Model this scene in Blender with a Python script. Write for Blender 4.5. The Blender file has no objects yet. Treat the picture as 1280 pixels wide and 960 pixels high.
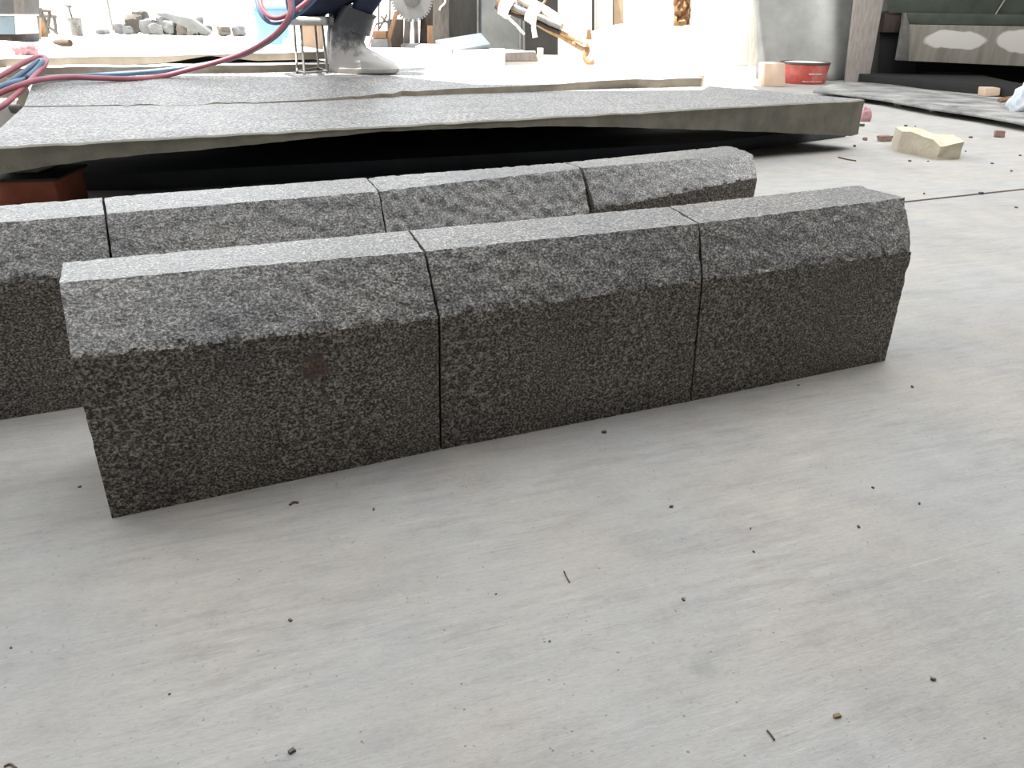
import bpy, bmesh, math, random
import numpy as np
from mathutils import Vector, Matrix, noise

random.seed(7)
SC = bpy.context.scene
COL = SC.collection

# ------------------------------------------------------------------ camera
F_PX, PITCH, ROLL, CAM_H = 960.16, .4492, .016, .5961
_R0 = np.array([1, 0, 0.]); CF = np.array([0, math.cos(PITCH), -math.sin(PITCH)]); _U0 = np.array([0, math.sin(PITCH), math.cos(PITCH)])
CR = _R0*math.cos(ROLL)+_U0*math.sin(ROLL); CU = -_R0*math.sin(ROLL)+_U0*math.cos(ROLL)
CO = np.array([0, 0, CAM_H])
cam = bpy.data.cameras.new('camera'); cam.sensor_width = 36; cam.lens = 36*F_PX/1280; cam.clip_start = .02; cam.clip_end = 300
co = bpy.data.objects.new('camera', cam); COL.objects.link(co)
co.matrix_world = Matrix(((CR[0], CU[0], -CF[0], 0), (CR[1], CU[1], -CF[1], 0), (CR[2], CU[2], -CF[2], CAM_H), (0, 0, 0, 1)))
SC.camera = co

def ray(x, y): return CF*F_PX+CR*(x-640)-CU*(y-480)
def atz(x, y, z=0.): d = ray(x, y); return Vector(CO+d*(z-CAM_H)/d[2])
def aty(x, y, Y): d = ray(x, y); return Vector(CO+d*Y/d[1])
def atp(x, y, P, n):
    d = ray(x, y); n = np.array(n); return Vector(CO+d*(((np.array(P)-CO)@n)/(d@n)))

# ------------------------------------------------------------------ materials
def nodes(name):
    m = bpy.data.materials.new(name); m.use_nodes = True
    nt = m.node_tree; b = nt.nodes['Principled BSDF']
    return m, nt, b
def N(nt, t, **kw):
    n = nt.nodes.new(t)
    for k, v in kw.items():
        if k in n.inputs: n.inputs[k].default_value = v
        else: setattr(n, k, v)
    return n
def ramp(nt, fac, stops):
    r = nt.nodes.new('ShaderNodeValToRGB'); e = r.color_ramp.elements
    while len(e) < len(stops): e.new(.5)
    for i, (p, c) in enumerate(stops): e[i].position = p; e[i].color = (c+(1,) if len(c) == 3 else c)
    nt.links.new(fac, r.inputs[0]); return r.outputs[0]
def mix(nt, fac, a, b, mode='MIX'):
    n = nt.nodes.new('ShaderNodeMix'); n.data_type = 'RGBA'; n.blend_type = mode
    for s, v in ((0, fac), (6, a), (7, b)):
        if hasattr(v, 'is_linked'): nt.links.new(v, n.inputs[s])
        else: n.inputs[s].default_value = v if s == 0 else (v+(1,) if len(v) == 3 else v)
    return n.outputs[2]
def coords(nt, scale=(1, 1, 1), rot=(0, 0, 0), rand=True):
    tc = nt.nodes.new('ShaderNodeTexCoord'); mp = nt.nodes.new('ShaderNodeMapping')
    mp.inputs['Scale'].default_value = scale; mp.inputs['Rotation'].default_value = rot
    v = tc.outputs['Object']
    if rand:
        oi = nt.nodes.new('ShaderNodeObjectInfo'); va = nt.nodes.new('ShaderNodeVectorMath'); va.operation = 'MULTIPLY_ADD'
        cb = nt.nodes.new('ShaderNodeCombineXYZ')
        for k in range(3): nt.links.new(oi.outputs['Random'], cb.inputs[k])
        nt.links.new(cb.outputs[0], va.inputs[0]); va.inputs[1].default_value = (37, 21, 53); nt.links.new(v, va.inputs[2]); v = va.outputs[0]
    nt.links.new(v, mp.inputs[0]); return mp.outputs[0]
def noise_tex(nt, v, scale, detail=3, rough=.5):
    n = N(nt, 'ShaderNodeTexNoise'); n.inputs['Scale'].default_value = scale; n.inputs['Detail'].default_value = detail; n.inputs['Roughness'].default_value = rough
    nt.links.new(v, n.inputs['Vector']); return n.outputs[0]
def bump(nt, b, h, strength, dist):
    n = nt.nodes.new('ShaderNodeBump'); n.inputs['Strength'].default_value = strength; n.inputs['Distance'].default_value = dist
    nt.links.new(h, n.inputs['Height']); nt.links.new(n.outputs[0], b.inputs['Normal'])

def simple(name, c1, c2=None, rough=.7, scale=8, metal=0., bmp=.15, dist=.003, stretch=(1, 1, 1), spec=.5):
    m, nt, b = nodes(name)
    v = coords(nt, stretch); n = noise_tex(nt, v, scale, 5, .6)
    c2 = c2 or tuple(x*.75 for x in c1)
    nt.links.new(ramp(nt, n, [(.3, c2), (.7, c1)]), b.inputs['Base Color'])
    b.inputs['Roughness'].default_value = rough; b.inputs['Metallic'].default_value = metal
    b.inputs['Specular IOR Level'].default_value = spec
    n2 = noise_tex(nt, v, scale*6, 4, .6); bump(nt, b, n2, bmp, dist)
    return m

def granite(name, dark, mid, light, rough=.5, spec=.5, stain=None, grain=1.):
    m, nt, b = nodes(name)
    v = coords(nt, (1, 1, 1.25), (0, 0, -(math.pi/2-1.1559)))
    g = noise_tex(nt, v, 270*grain, 3, .75)
    col = ramp(nt, g, [(.40, dark), (.5, mid), (.61, light)])
    g2 = noise_tex(nt, v, 115*grain, 3, .6)
    col = mix(nt, ramp(nt, g2, [(.35, (0, 0, 0)), (.6, (1, 1, 1))]), mix(nt, .55, col, dark), col)
    big = noise_tex(nt, v, 7, 4, .6)
    tint = ramp(nt, big, [(.3, (.78, .78, .8)), (.55, (1, .99, .97)), (.75, (1.12, 1.08, 1.0))])
    col = mix(nt, 1., col, tint, 'MULTIPLY')
    if stain:                                    # a rusty patch of its own shape on the stone
        tc = nt.nodes.new('ShaderNodeTexCoord'); vm = nt.nodes.new('ShaderNodeVectorMath'); vm.operation = 'DISTANCE'
        wob = nt.nodes.new('ShaderNodeTexNoise'); wob.inputs['Scale'].default_value = 45; nt.links.new(tc.outputs['Object'], wob.inputs[0])
        ad = nt.nodes.new('ShaderNodeVectorMath'); ad.operation = 'MULTIPLY_ADD'; nt.links.new(wob.outputs[1], ad.inputs[0]); ad.inputs[1].default_value = (.03, .03, .03); nt.links.new(tc.outputs['Object'], ad.inputs[2])
        nt.links.new(ad.outputs[0], vm.inputs[0]); vm.inputs[1].default_value = Vector(stain)+Vector((.015, .015, .015))
        f = ramp(nt, vm.outputs['Value'], [(.015, (.75, .75, .75)), (.020, (0, 0, 0))])
        col = mix(nt, f, col, (.125, .078, .058))
    nt.links.new(col, b.inputs['Base Color'])
    b.inputs['Roughness'].default_value = rough; b.inputs['Specular IOR Level'].default_value = spec
    h = mix(nt, .5, g, noise_tex(nt, v, 90*grain, 3, .7)); bump(nt, b, h, .55, .004)
    return m

M = {}
M['granite'] = granite('rough_dressed_granite', (.034, .034, .034), (.172, .168, .16), (.52, .505, .485), rough=.36, spec=.7)
M['sawn'] = granite('sawn_granite', (.037, .034, .031), (.182, .166, .148), (.56, .515, .465), rough=.6, spec=.3)
M['slab_granite'] = granite('slab_granite', (.06, .06, .062), (.29, .288, .285), (.52, .51, .495), grain=.45)
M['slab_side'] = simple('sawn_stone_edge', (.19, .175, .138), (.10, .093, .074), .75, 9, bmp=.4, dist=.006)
M['stain_side'] = simple('weathered_stone_edge', (.40, .35, .28), (.25, .215, .165), .8, 7, bmp=.4, dist=.006)
M['pale_slab'] = simple('pale_dusty_stone', (.78, .77, .74), (.66, .65, .62), .8, 6, bmp=.3)
M['cream_stone'] = simple('cream_sandstone', (.62, .56, .44), (.48, .42, .31), .85, 10, bmp=.6, dist=.006)
M['white_stone'] = simple('white_marble_offcut', (.82, .8, .76), (.68, .65, .6), .7, 9, bmp=.3)
M['grey_stone'] = simple('grey_rubble_stone', (.17, .17, .17), (.09, .09, .09), .85, 9, bmp=.5, dist=.006)
M['red_stone'] = simple('red_brick_stone', (.36, .10, .055), (.22, .06, .035), .8, 10, bmp=.5, dist=.004)
M['black'] = simple('black_rubber', (.02, .02, .02), (.012, .012, .012), .7, 10)
M['hose_red'] = simple('red_rubber_hose', (.42, .14, .17), (.31, .10, .13), .42, 14, bmp=.05)
M['hose_blue'] = simple('blue_rubber_hose', (.13, .22, .34), (.08, .14, .23), .42, 14, bmp=.05)
M['seat'] = simple('grey_vinyl', (.50, .49, .46), (.40, .39, .37), .45, 9, bmp=.1)
M['steel'] = simple('dull_steel', (.25, .245, .23), (.16, .155, .145), .42, 12, .6, .1)
M['dark_steel'] = simple('dark_steel', (.11, .105, .095), (.06, .058, .052), .55, 9, .2, .2)
M['navy'] = simple('navy_cotton', (.022, .028, .062), (.014, .018, .042), .9, 14, bmp=.4, dist=.004)
M['skin'] = simple('skin', (.42, .23, .15), (.36, .19, .12), .55, 12, bmp=.1, dist=.001)
M['hair'] = simple('black_hair', (.016, .013, .011), None, .5, 40, stretch=(1, 1, .2))
M['eye'] = simple('eye', (.8, .78, .74), (.7, .68, .64), .2, 10, bmp=0)
M['saw'] = simple('worn_blade_steel', (.22, .215, .21), (.17, .165, .16), .55, 6, .3, .1)
M['wood'] = simple('raw_timber', (.22, .12, .065), (.13, .07, .035), .8, 8, bmp=.3, stretch=(6, 6, 1))
M['pale_wood'] = simple('sun_bleached_timber', (.74, .69, .60), (.58, .52, .43), .8, 7, bmp=.3, stretch=(6, 6, 1))
M['grey_wood'] = simple('grey_weathered_timber', (.36, .32, .29), (.24, .21, .185), .85, 7, bmp=.4, stretch=(7, 7, 1))
M['brown_wood'] = simple('dark_brown_timber', (.055, .038, .03), (.03, .021, .017), .85, 7, bmp=.4, stretch=(7, 7, 1))
M['bamboo'] = simple('bamboo_pole', (.48, .31, .15), (.28, .16, .07), .55, 8, bmp=.2, stretch=(5, 5, 1))
M['rope'] = simple('white_cotton_rope', (.84, .83, .8), (.7, .69, .66), .9, 30, bmp=.5)
M['sheet_grey'] = simple('galvanised_sheet', (.42, .42, .40), (.27, .27, .255), .5, 3.2, .25, .1)
M['sheet_dark'] = simple('dark_grey_board', (.034, .031, .028), (.018, .017, .015), .8, 5, bmp=.2, stretch=(5, 5, 1))
M['blue_grey'] = simple('blue_grey_painted_board', (.20, .25, .28), (.15, .19, .22), .6, 5, bmp=.1)
M['light_blue'] = simple('light_blue_plastic', (.26, .44, .56), (.22, .38, .50), .5, 5, bmp=.05)
M['card'] = simple('brown_cardboard', (.36, .21, .10), (.22, .11, .05), .9, 6, bmp=.3)
M['beige'] = simple('beige_board', (.66, .50, .38), (.55, .40, .30), .85, 6, bmp=.2)
M['plaster'] = simple('white_plaster', (.82, .80, .76), (.72, .69, .64), .85, 3, bmp=.25)
M['powder'] = simple('white_stone_powder', (.86, .85, .82), (.78, .76, .72), .95, 9, bmp=.8, dist=.02)
M['bag'] = simple('white_woven_bag', (.66, .70, .74), (.52, .56, .60), .6, 20, bmp=.5)
M['pink'] = simple('pink_cloth', (.52, .30, .32), (.36, .19, .21), .9, 20, bmp=.5)
M['mach_green'] = simple('green_painted_steel', (.075, .088, .066), (.042, .05, .038), .5, 5, .1, .2)
M['yard_steel'] = simple('soot_grey_steel', (.075, .07, .07), (.045, .042, .042), .6, 6, .2, .2)
M['shade_bed'] = simple('gap_shade_dark', (.055, .062, .075), (.035, .04, .05), .8, 5, bmp=.2)  # the slab gap's shade, put into the colour
M['shade_black'] = simple('void_shade_black', (.012, .012, .011), (.007, .007, .0065), .8, 5, bmp=.2)  # near-black paints the shade of the void under the bench
M['roof'] = simple('roof_sheet', (.20, .20, .20), (.15, .15, .15), .8, 3)
M['wallm'] = simple('grey_rendered_wall', (.16, .155, .145), (.11, .105, .10), .9, 2.5, bmp=.2)
M['pebble'] = simple('dark_stone_chip', (.15, .14, .13), (.08, .077, .072), .8, 60)
M['twig'] = simple('dry_twig', (.16, .12, .09), (.09, .07, .05), .9, 60)
M['leaf'] = simple('dry_leaf', (.30, .22, .12), (.19, .13, .07), .9, 60)

def red_drum():
    m, nt, b = nodes('faded_red_paint')
    v = coords(nt, rand=False); n = noise_tex(nt, v, 6, 5, .65)
    nt.links.new(ramp(nt, n, [(.3, (.32, .055, .045)), (.5, (.5, .09, .07)), (.72, (.55, .24, .22))]), b.inputs['Base Color'])
    b.inputs['Roughness'].default_value = .55; return m
M['red'] = red_drum()
M['yard_wood'] = simple('dusty_brown_board', (.12, .105, .09), (.07, .06, .052), .85, 7, bmp=.4, stretch=(7, 7, 1))
M['yard_sheet'] = simple('dull_zinc_sheet', (.17, .175, .17), (.11, .112, .108), .55, 4, .2, .1)
M['tan_card'] = simple('sun_faded_cardboard', (.62, .48, .33), (.50, .36, .22), .9, 7, bmp=.3)
M['yard_box'] = simple('buff_cardboard', (.34, .24, .17), (.26, .18, .12), .9, 6, bmp=.2)
M['opening'] = simple('opening_shade_dark', (.035, .033, .03), (.022, .02, .018), .9, 3, bmp=.2)  # shade of a dark opening put into the wall's colour

def apron():      # a grey steel apron with two smeared white patches
    m, nt, b = nodes('apron_board')
    tc = nt.nodes.new('ShaderNodeTexCoord'); v = tc.outputs['Object']
    mp = nt.nodes.new('ShaderNodeMapping'); mp.inputs['Scale'].default_value = (9, 9, 1); nt.links.new(v, mp.inputs[0])
    base = ramp(nt, noise_tex(nt, mp.outputs[0], 2.2, 5, .6), [(.3, (.17, .155, .125)), (.7, (.27, .25, .215))])
    w = nt.nodes.new('ShaderNodeTexNoise'); w.inputs['Scale'].default_value = 4; w.inputs['Detail'].default_value = 3; nt.links.new(v, w.inputs[0])
    out = base
    for cx, cz, sx, sz in APR:
        ad = nt.nodes.new('ShaderNodeVectorMath'); ad.operation = 'MULTIPLY_ADD'; nt.links.new(w.outputs[1], ad.inputs[0]); ad.inputs[1].default_value = (.14, 0, .09); nt.links.new(v, ad.inputs[2])
        m2 = nt.nodes.new('ShaderNodeMapping'); m2.vector_type = 'TEXTURE'; m2.inputs['Location'].default_value = (cx+.07, 0, cz+.045); m2.inputs['Scale'].default_value = (sx, 1000, sz); nt.links.new(ad.outputs[0], m2.inputs[0])
        ln = nt.nodes.new('ShaderNodeVectorMath'); ln.operation = 'LENGTH'; nt.links.new(m2.outputs[0], ln.inputs[0])
        out = mix(nt, ramp(nt, ln.outputs['Value'], [(.88, (1, 1, 1)), (1., (0, 0, 0))]), out, (.56, .53, .49))
    nt.links.new(out, b.inputs['Base Color']); b.inputs['Roughness'].default_value = .6
    return m

def concrete():
    m, nt, b = nodes('brushed_concrete')
    tc = nt.nodes.new('ShaderNodeTexCoord'); v0 = tc.outputs['Object']
    def mapped(s, a):
        # first turn the floor so x runs along the broom strokes, then squeeze it
        m1 = nt.nodes.new('ShaderNodeMapping'); m1.inputs['Rotation'].default_value = (0, 0, a); nt.links.new(v0, m1.inputs[0])
        m2 = nt.nodes.new('ShaderNodeMapping'); m2.inputs['Scale'].default_value = s; nt.links.new(m1.outputs[0], m2.inputs[0]); return m2.outputs[0]
    A = -math.radians(90-70)
    streak = noise_tex(nt, mapped((3.2, 24, 1), A), 3.0, 8, .72)
    fine = noise_tex(nt, mapped((20, 70, 1), A), 5., 5, .7)
    patch = noise_tex(nt, v0, 2.4, 7, .66)
    patch2 = noise_tex(nt, mapped((5, 11, 1), A), 1.6, 7, .72)
    hue = noise_tex(nt, v0, 3.7, 3, .5)
    col = mix(nt, ramp(nt, hue, [(.38, (0, 0, 0)), (.62, (1, 1, 1))]), (.378, .374, .362), (.402, .38, .35))
    col = mix(nt, 1., col, ramp(nt, patch, [(.3, (.86, .86, .86)), (.5, (1, 1, 1)), (.7, (1.06, 1.06, 1.06))]), 'MULTIPLY')
    smask = ramp(nt, noise_tex(nt, v0, 4.3, 4, .6), [(.4, (.25, .25, .25)), (.62, (1, 1, 1))])
    col = mix(nt, 1., col, mix(nt, smask, (1, 1, 1), ramp(nt, streak, [(.36, (.86, .855, .85)), (.5, (1, 1, 1)), (.66, (1.12, 1.12, 1.12))])), 'MULTIPLY')
    col = mix(nt, 1., col, ramp(nt, fine, [(.3, (.90, .90, .89)), (.5, (1, 1, 1)), (.7, (1.07, 1.07, 1.07))]), 'MULTIPLY')
    col = mix(nt, 1., col, ramp(nt, patch2, [(.34, (.89, .89, .90)), (.5, (1, 1, 1)), (.68, (1.07, 1.07, 1.07))]), 'MULTIPLY')
    scr = noise_tex(nt, mapped((2.2, 75, 1), A), 4.0, 3, .6)
    smask2 = ramp(nt, noise_tex(nt, v0, 6.1, 5, .65), [(.46, (0, 0, 0)), (.62, (1, 1, 1))])
    col = mix(nt, 1., col, mix(nt, smask2, (1, 1, 1), ramp(nt, scr, [(.27, (.70, .69, .68)), (.36, (1, 1, 1)), (.62, (1, 1, 1)), (.70, (1.30, 1.30, 1.30))])), 'MULTIPLY')
    speck = noise_tex(nt, v0, 160, 3, .6)
    col = mix(nt, 1., col, ramp(nt, speck, [(.28, (.80, .80, .80)), (.38, (1, 1, 1)), (.66, (1, 1, 1)), (.74, (1.18, 1.18, 1.18))]), 'MULTIPLY')
    # pits: scattered small dark dots
    vo = nt.nodes.new('ShaderNodeTexVoronoi'); vo.inputs['Scale'].default_value = 120; nt.links.new(v0, vo.inputs['Vector'])
    dots = ramp(nt, vo.outputs['Distance'], [(.08, (1, 1, 1)), (.2, (0, 0, 0))])
    sel = ramp(nt, noise_tex(nt, v0, 55, 2, .5), [(.56, (0, 0, 0)), (.66, (1, 1, 1))])
    ms = mix(nt, 1., dots, sel, 'MULTIPLY')
    col = mix(nt, ms, col, (.19, .18, .17))
    # one greenish grey scuff
    c = atz(877, 833); d = nt.nodes.new('ShaderNodeVectorMath'); d.operation = 'DISTANCE'; d.inputs[1].default_value = c+Vector((.011, .011, .011))
    w = nt.nodes.new('ShaderNodeTexNoise'); w.inputs['Scale'].default_value = 70; nt.links.new(v0, w.inputs[0])
    ad = nt.nodes.new('ShaderNodeVectorMath'); ad.operation = 'MULTIPLY_ADD'; nt.links.new(w.outputs[1], ad.inputs[0]); ad.inputs[1].default_value = (.022, .022, .022); nt.links.new(v0, ad.inputs[2]); nt.links.new(ad.outputs[0], d.inputs[0])
    col = mix(nt, ramp(nt, d.outputs['Value'], [(.004, (.6, .6, .6)), (.016, (0, 0, 0))]), col, (.26, .28, .265))
    nt.links.new(col, b.inputs['Base Color'])
    b.inputs['Roughness'].default_value = .62; b.inputs['Specular IOR Level'].default_value = .35
    h = mix(nt, .5, streak, fine); h = mix(nt, ms, h, (0, 0, 0)); bump(nt, b, h, .4, .0035)
    return m
M['concrete'] = concrete()
M['ground'] = simple('dusty_yard_ground', (.72, .70, .66), (.58, .56, .52), .95, 1.3, bmp=.5, dist=.01)

# ------------------------------------------------------------------ mesh helpers
def link(name, verts, faces, mats, parent=None, fmat=None, smooth=None, bev=0, recalc=True):
    me = bpy.data.meshes.new(name); me.from_pydata([tuple(v) for v in verts], [], faces)
    for m in (mats if isinstance(mats, (list, tuple)) else [mats]): me.materials.append(m)
    if fmat:
        for p, k in zip(me.polygons, fmat): p.material_index = k
    if recalc or bev:
        bm = bmesh.new(); bm.from_mesh(me)
        bmesh.ops.recalc_face_normals(bm, faces=bm.faces)
        if bev: bmesh.ops.bevel(bm, geom=bm.edges[:], offset=bev, segments=2, affect='EDGES', profile=.6, clamp_overlap=True)
        bm.to_mesh(me); bm.free()
    if smooth is not None:
        for p in me.polygons: p.use_smooth = True
        if smooth < 3: me.set_sharp_from_angle(angle=smooth)
    o = bpy.data.objects.new(name, me); COL.objects.link(o)
    if parent: attach(o, parent)
    else: recentre(o)
    return o
def recentre(o):
    """put the origin at the middle of the object's base, geometry unmoved"""
    me = o.data; vs = [v.co.copy() for v in me.vertices]
    c = Vector(((min(v.x for v in vs)+max(v.x for v in vs))/2, (min(v.y for v in vs)+max(v.y for v in vs))/2, min(v.z for v in vs)))
    me.transform(Matrix.Translation(-c)); o.location = c
def world_loc(o):
    p = Vector(o.location)
    while o.parent: o = o.parent; p = p+Vector(o.location)
    return p
def attach(o, parent):
    recentre(o) if o.type == 'MESH' and o.location.length == 0 else None
    o.location = Vector(o.location)-world_loc(parent); o.parent = parent
def tag(o, label, cat, group=None, kind=None):
    o['label'] = label; o['category'] = cat
    if group: o['group'] = group
    if kind: o['kind'] = kind
    return o
def thing(name, loc, label, cat, group=None):
    o = bpy.data.objects.new(name, None); o.location = loc; o.empty_display_size = .1; COL.objects.link(o)
    return tag(o, label, cat, group)
def struct(o): o['kind'] = 'structure'; return o

class MB:
    def __init__(s): s.v = []; s.f = []; s.m = []
    def add(s, v, f, m=0):
        n = len(s.v); s.v += [Vector(x) for x in v]; s.f += [tuple(i+n for i in q) for q in f]; s.m += [m]*len(f)
    def box(s, a, b, m=0):
        (x0, y0, z0), (x1, y1, z1) = a, b
        s.add([(x0, y0, z0), (x1, y0, z0), (x1, y1, z0), (x0, y1, z0), (x0, y0, z1), (x1, y0, z1), (x1, y1, z1), (x0, y1, z1)],
              [(0, 3, 2, 1), (4, 5, 6, 7), (0, 1, 5, 4), (1, 2, 6, 5), (2, 3, 7, 6), (3, 0, 4, 7)], m)
    def prism(s, pts, off, m=0):
        n = len(pts); off = Vector(off); v = [Vector(p) for p in pts]+[Vector(p)+off for p in pts]
        s.add(v, [tuple(range(n)), tuple(range(2*n-1, n-1, -1))]+[(i, (i+1) % n, (i+1) % n+n, i+n) for i in range(n)], m)
    def tube(s, pts, r, n=10, m=0, cap=True):
        pts = [Vector(p) for p in pts]; k = len(pts)
        rs = r if isinstance(r, (list, tuple)) else [r]*k
        t = [(pts[min(i+1, k-1)]-pts[max(i-1, 0)]).normalized() for i in range(k)]
        a = t[0].orthogonal().normalized(); vs = []
        for i in range(k):
            a = (a-t[i]*a.dot(t[i])).normalized(); b = t[i].cross(a)
            for j in range(n):
                q = 2*math.pi*j/n; vs.append(pts[i]+(a*math.cos(q)+b*math.sin(q))*rs[i])
        f = [(i*n+j, i*n+(j+1) % n, (i+1)*n+(j+1) % n, (i+1)*n+j) for i in range(k-1) for j in range(n)]
        if cap: f += [tuple(range(n-1, -1, -1)), tuple(range((k-1)*n, k*n))]
        s.add(vs, f, m)
    def lathe(s, c, prof, n=32, m=0, sx=1, sy=1):
        vs = [Vector(c)+Vector((r*math.cos(2*math.pi*j/n)*sx, r*math.sin(2*math.pi*j/n)*sy, z)) for r, z in prof for j in range(n)]
        k = len(prof); f = [(i*n+j, i*n+(j+1) % n, (i+1)*n+(j+1) % n, (i+1)*n+j) for i in range(k-1) for j in range(n)]
        f += [tuple(range(n-1, -1, -1)), tuple(range((k-1)*n, k*n))]; s.add(vs, f, m)
    def build(s, name, mats, parent=None, smooth=None, bev=0):
        return link(name, s.v, s.f, mats, parent, s.m if isinstance(mats, (list, tuple)) else None, smooth, bev)

def catmull(pts, n=8):
    p = [Vector(x) for x in pts]; p = [p[0]*2-p[1]]+p+[p[-1]*2-p[-2]]; out = []
    for i in range(1, len(p)-2):
        a, b, c, d = p[i-1:i+3]
        for k in range(n):
            t = k/n; out.append(.5*((2*b)+(c-a)*t+(2*a-5*b+4*c-d)*t*t+(3*b-a-3*c+d)*t**3))
    return out+[p[-2]]
def nz(v, s, seed=0): return noise.noise(Vector(v)*s+Vector((seed*7.3, seed*3.1, seed*5.7)))
def fbm(v, s, seed=0, o=4): return noise.fractal(Vector(v)*s+Vector((seed*7.3, seed*3.1, seed*5.7)), 1., 2., o)

def rock(name, c, size, mat, seed=0, rot=0, sub=3, rough=.22, flat=.35, parent=None):
    """a chipped stone: a subdivided box, squared off and broken by noise, resting on z = c.z"""
    bm = bmesh.new(); bmesh.ops.create_cube(bm, size=1)
    bmesh.ops.subdivide_edges(bm, edges=bm.edges[:], cuts=2**sub-1, use_grid_fill=True)
    for v in bm.verts:
        p = v.co.copy(); sp = p.normalized()*.62; q = p.lerp(sp, 1-flat if flat < 1 else 0)
        q = p.lerp(sp, flat)
        q *= 1+rough*fbm(p, 1.7, seed)+rough*.4*fbm(p, 5, seed+3)
        v.co = q
    zmin = min(v.co.z for v in bm.verts)
    R = Matrix.Rotation(rot, 3, 'Z')
    for v in bm.verts:
        q = Vector((v.co.x*size[0], v.co.y*size[1], max(0, (v.co.z-zmin*.92))*size[2])); v.co = R @ q+Vector(c)
    me = bpy.data.meshes.new(name); bm.to_mesh(me); bm.free(); me.materials.append(mat)
    for p in me.polygons: p.use_smooth = True
    me.set_sharp_from_angle(angle=.5)
    o = bpy.data.objects.new(name, me); COL.objects.link(o)
    if parent: attach(o, parent)
    else: recentre(o)
    return o
def poly_px(pts, Y): return [aty(x, y, Y) for x, y in pts]

# ------------------------------------------------------------------ directions of the kerb rows
AZ = 1.1559
DR = Vector((math.sin(AZ), math.cos(AZ), 0)); BK = Vector((-math.cos(AZ), math.sin(AZ), 0))
P0 = atz(140, 648)

# ------------------------------------------------------------------ setting
def floor():
    mb = MB(); w = .010
    j0 = atz(1135, 252); j1 = atz(1280, 236.5); d = (j1-j0).normalized(); n = Vector((-d.y, d.x, 0))
    def ln(off, u): return j0+n*off+d*u
    u0, u1 = -22, 22
    def strip(a, b, za, zb):
        p = [ln(a, u0)+Vector((0, 0, za)), ln(a, u1)+Vector((0, 0, za)), ln(b, u1)+Vector((0, 0, zb)), ln(b, u0)+Vector((0, 0, zb))]
        mb.add(p, [(0, 1, 2, 3)])
    strip(-14, -w, 0, 0); strip(-w, -w, 0, -.02); strip(-w, w, -.02, -.02); strip(w, w, -.02, 0); strip(w, 14, 0, 0)
    me = bpy.data.meshes.new('floor'); me.from_pydata([tuple(v) for v in mb.v], [], mb.f); me.materials.append(M['concrete'])
    o = bpy.data.objects.new('floor', me); COL.objects.link(o); struct(o)
    a = [ln(14, u0), ln(14, u1), ln(60, u1+30), ln(60, u0-30)]
    me = bpy.data.meshes.new('floor_yard'); me.from_pydata([tuple(v-Vector((0, 0, .002))) for v in a], [], [(0, 1, 2, 3)]); me.materials.append(M['ground'])
    o = bpy.data.objects.new('floor_yard', me); COL.objects.link(o); struct(o)
floor()

# ------------------------------------------------------------------ kerb stones
def kerb(secL, secR, label, seed, group, mat='granite', rough=1., chip=1., gl=.0025, gr=.0025):
    """secL/secR: bottom front, chamfer foot, chamfer top, top back, bottom back"""
    segs = [34, 18, 12, 8, 3]; nu = 150
    L = [Vector(p) for p in secL]; Rr = [Vector(p) for p in secR]
    ax = (Rr[0]-L[0]).normalized(); L = [p+ax*gl for p in L]; Rr = [p-ax*gr for p in Rr]
    prof = []                                       # (corner a, corner b, t, distance to the nearest corner, face)
    for k in range(5):
        for i in range(segs[k]): prof.append((k, (k+1) % 5, i/segs[k], k))
    npf = len(prof); vs = []; fs = []
    cen = sum(L, Vector())/5; cen2 = sum(Rr, Vector())/5
    for u in range(nu+1):
        t = u/nu; t = t*t*(3-2*t)*.35+t*.65
        S = [L[k].lerp(Rr[k], t) for k in range(5)]; c = cen.lerp(cen2, t)
        ue = min(t, 1-t)*(Rr[0]-L[0]).length
        for (a, b, s, face) in prof:
            p = S[a].lerp(S[b], s); ln = (S[b]-S[a]).length
            dc = min(s, 1-s)*ln
            q = p.copy()
            amp = {0: .0006, 1: .0016, 2: .0009, 3: .0012, 4: 0}[face]*rough
            nrm = (S[b]-S[a]).normalized().cross(ax)
            if face != 4: q += nrm*amp*fbm(p, 55, seed)
            corner = a if s < .5 else b
            if corner in (1, 2, 3) and dc < .012:
                k = (max(0, fbm(p, 70, seed+5)-.05)*1.0+(.5 if corner == 1 else .12)*max(0, fbm(p, 22, seed+6)))*(1-dc/.012)
                q += (c-p).normalized()*(.0085 if corner == 1 else .0020)*chip*k
            if ue < .014 and corner not in (0, 4):
                k = max(0, fbm(p, 45, seed+9)+.1)*(1-ue/.014)
                q += ((c-p).normalized()*.003+ax*(.0015 if t < .5 else -.0015))*chip*k
            if corner in (0, 4) and dc < .004: q = p
            vs.append(q)
    for u in range(nu):
        for j in range(npf): fs.append((u*npf+j, (u+1)*npf+j, (u+1)*npf+(j+1) % npf, u*npf+(j+1) % npf))
    fs.append(tuple(range(npf))); fs.append(tuple(range((nu+1)*npf-1, nu*npf-1, -1)))
    fmk = []
    for i in range(nu*npf):
        f_ = prof[i % npf][3]; a_, b_, s_, _ = prof[i % npf]
        h_ = .004*fbm(vs[i], 38, seed+21)+.003*fbm(vs[i], 120, seed+22)+.001
        d_ = s_*(L[1]-L[0]).length-(L[1]-L[0]).length if f_ == 0 else s_*(L[2]-L[1]).length
        fmk.append(1 if f_ == 4 or (f_ == 0 and d_ < h_) or (f_ == 1 and d_ < h_) else 0)
    o = link('kerb_stone', vs, fs, [M[mat], M['sawn']], None, fmk+[1, 1], .5)
    return tag(o, label, 'kerb stone', group)

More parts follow.
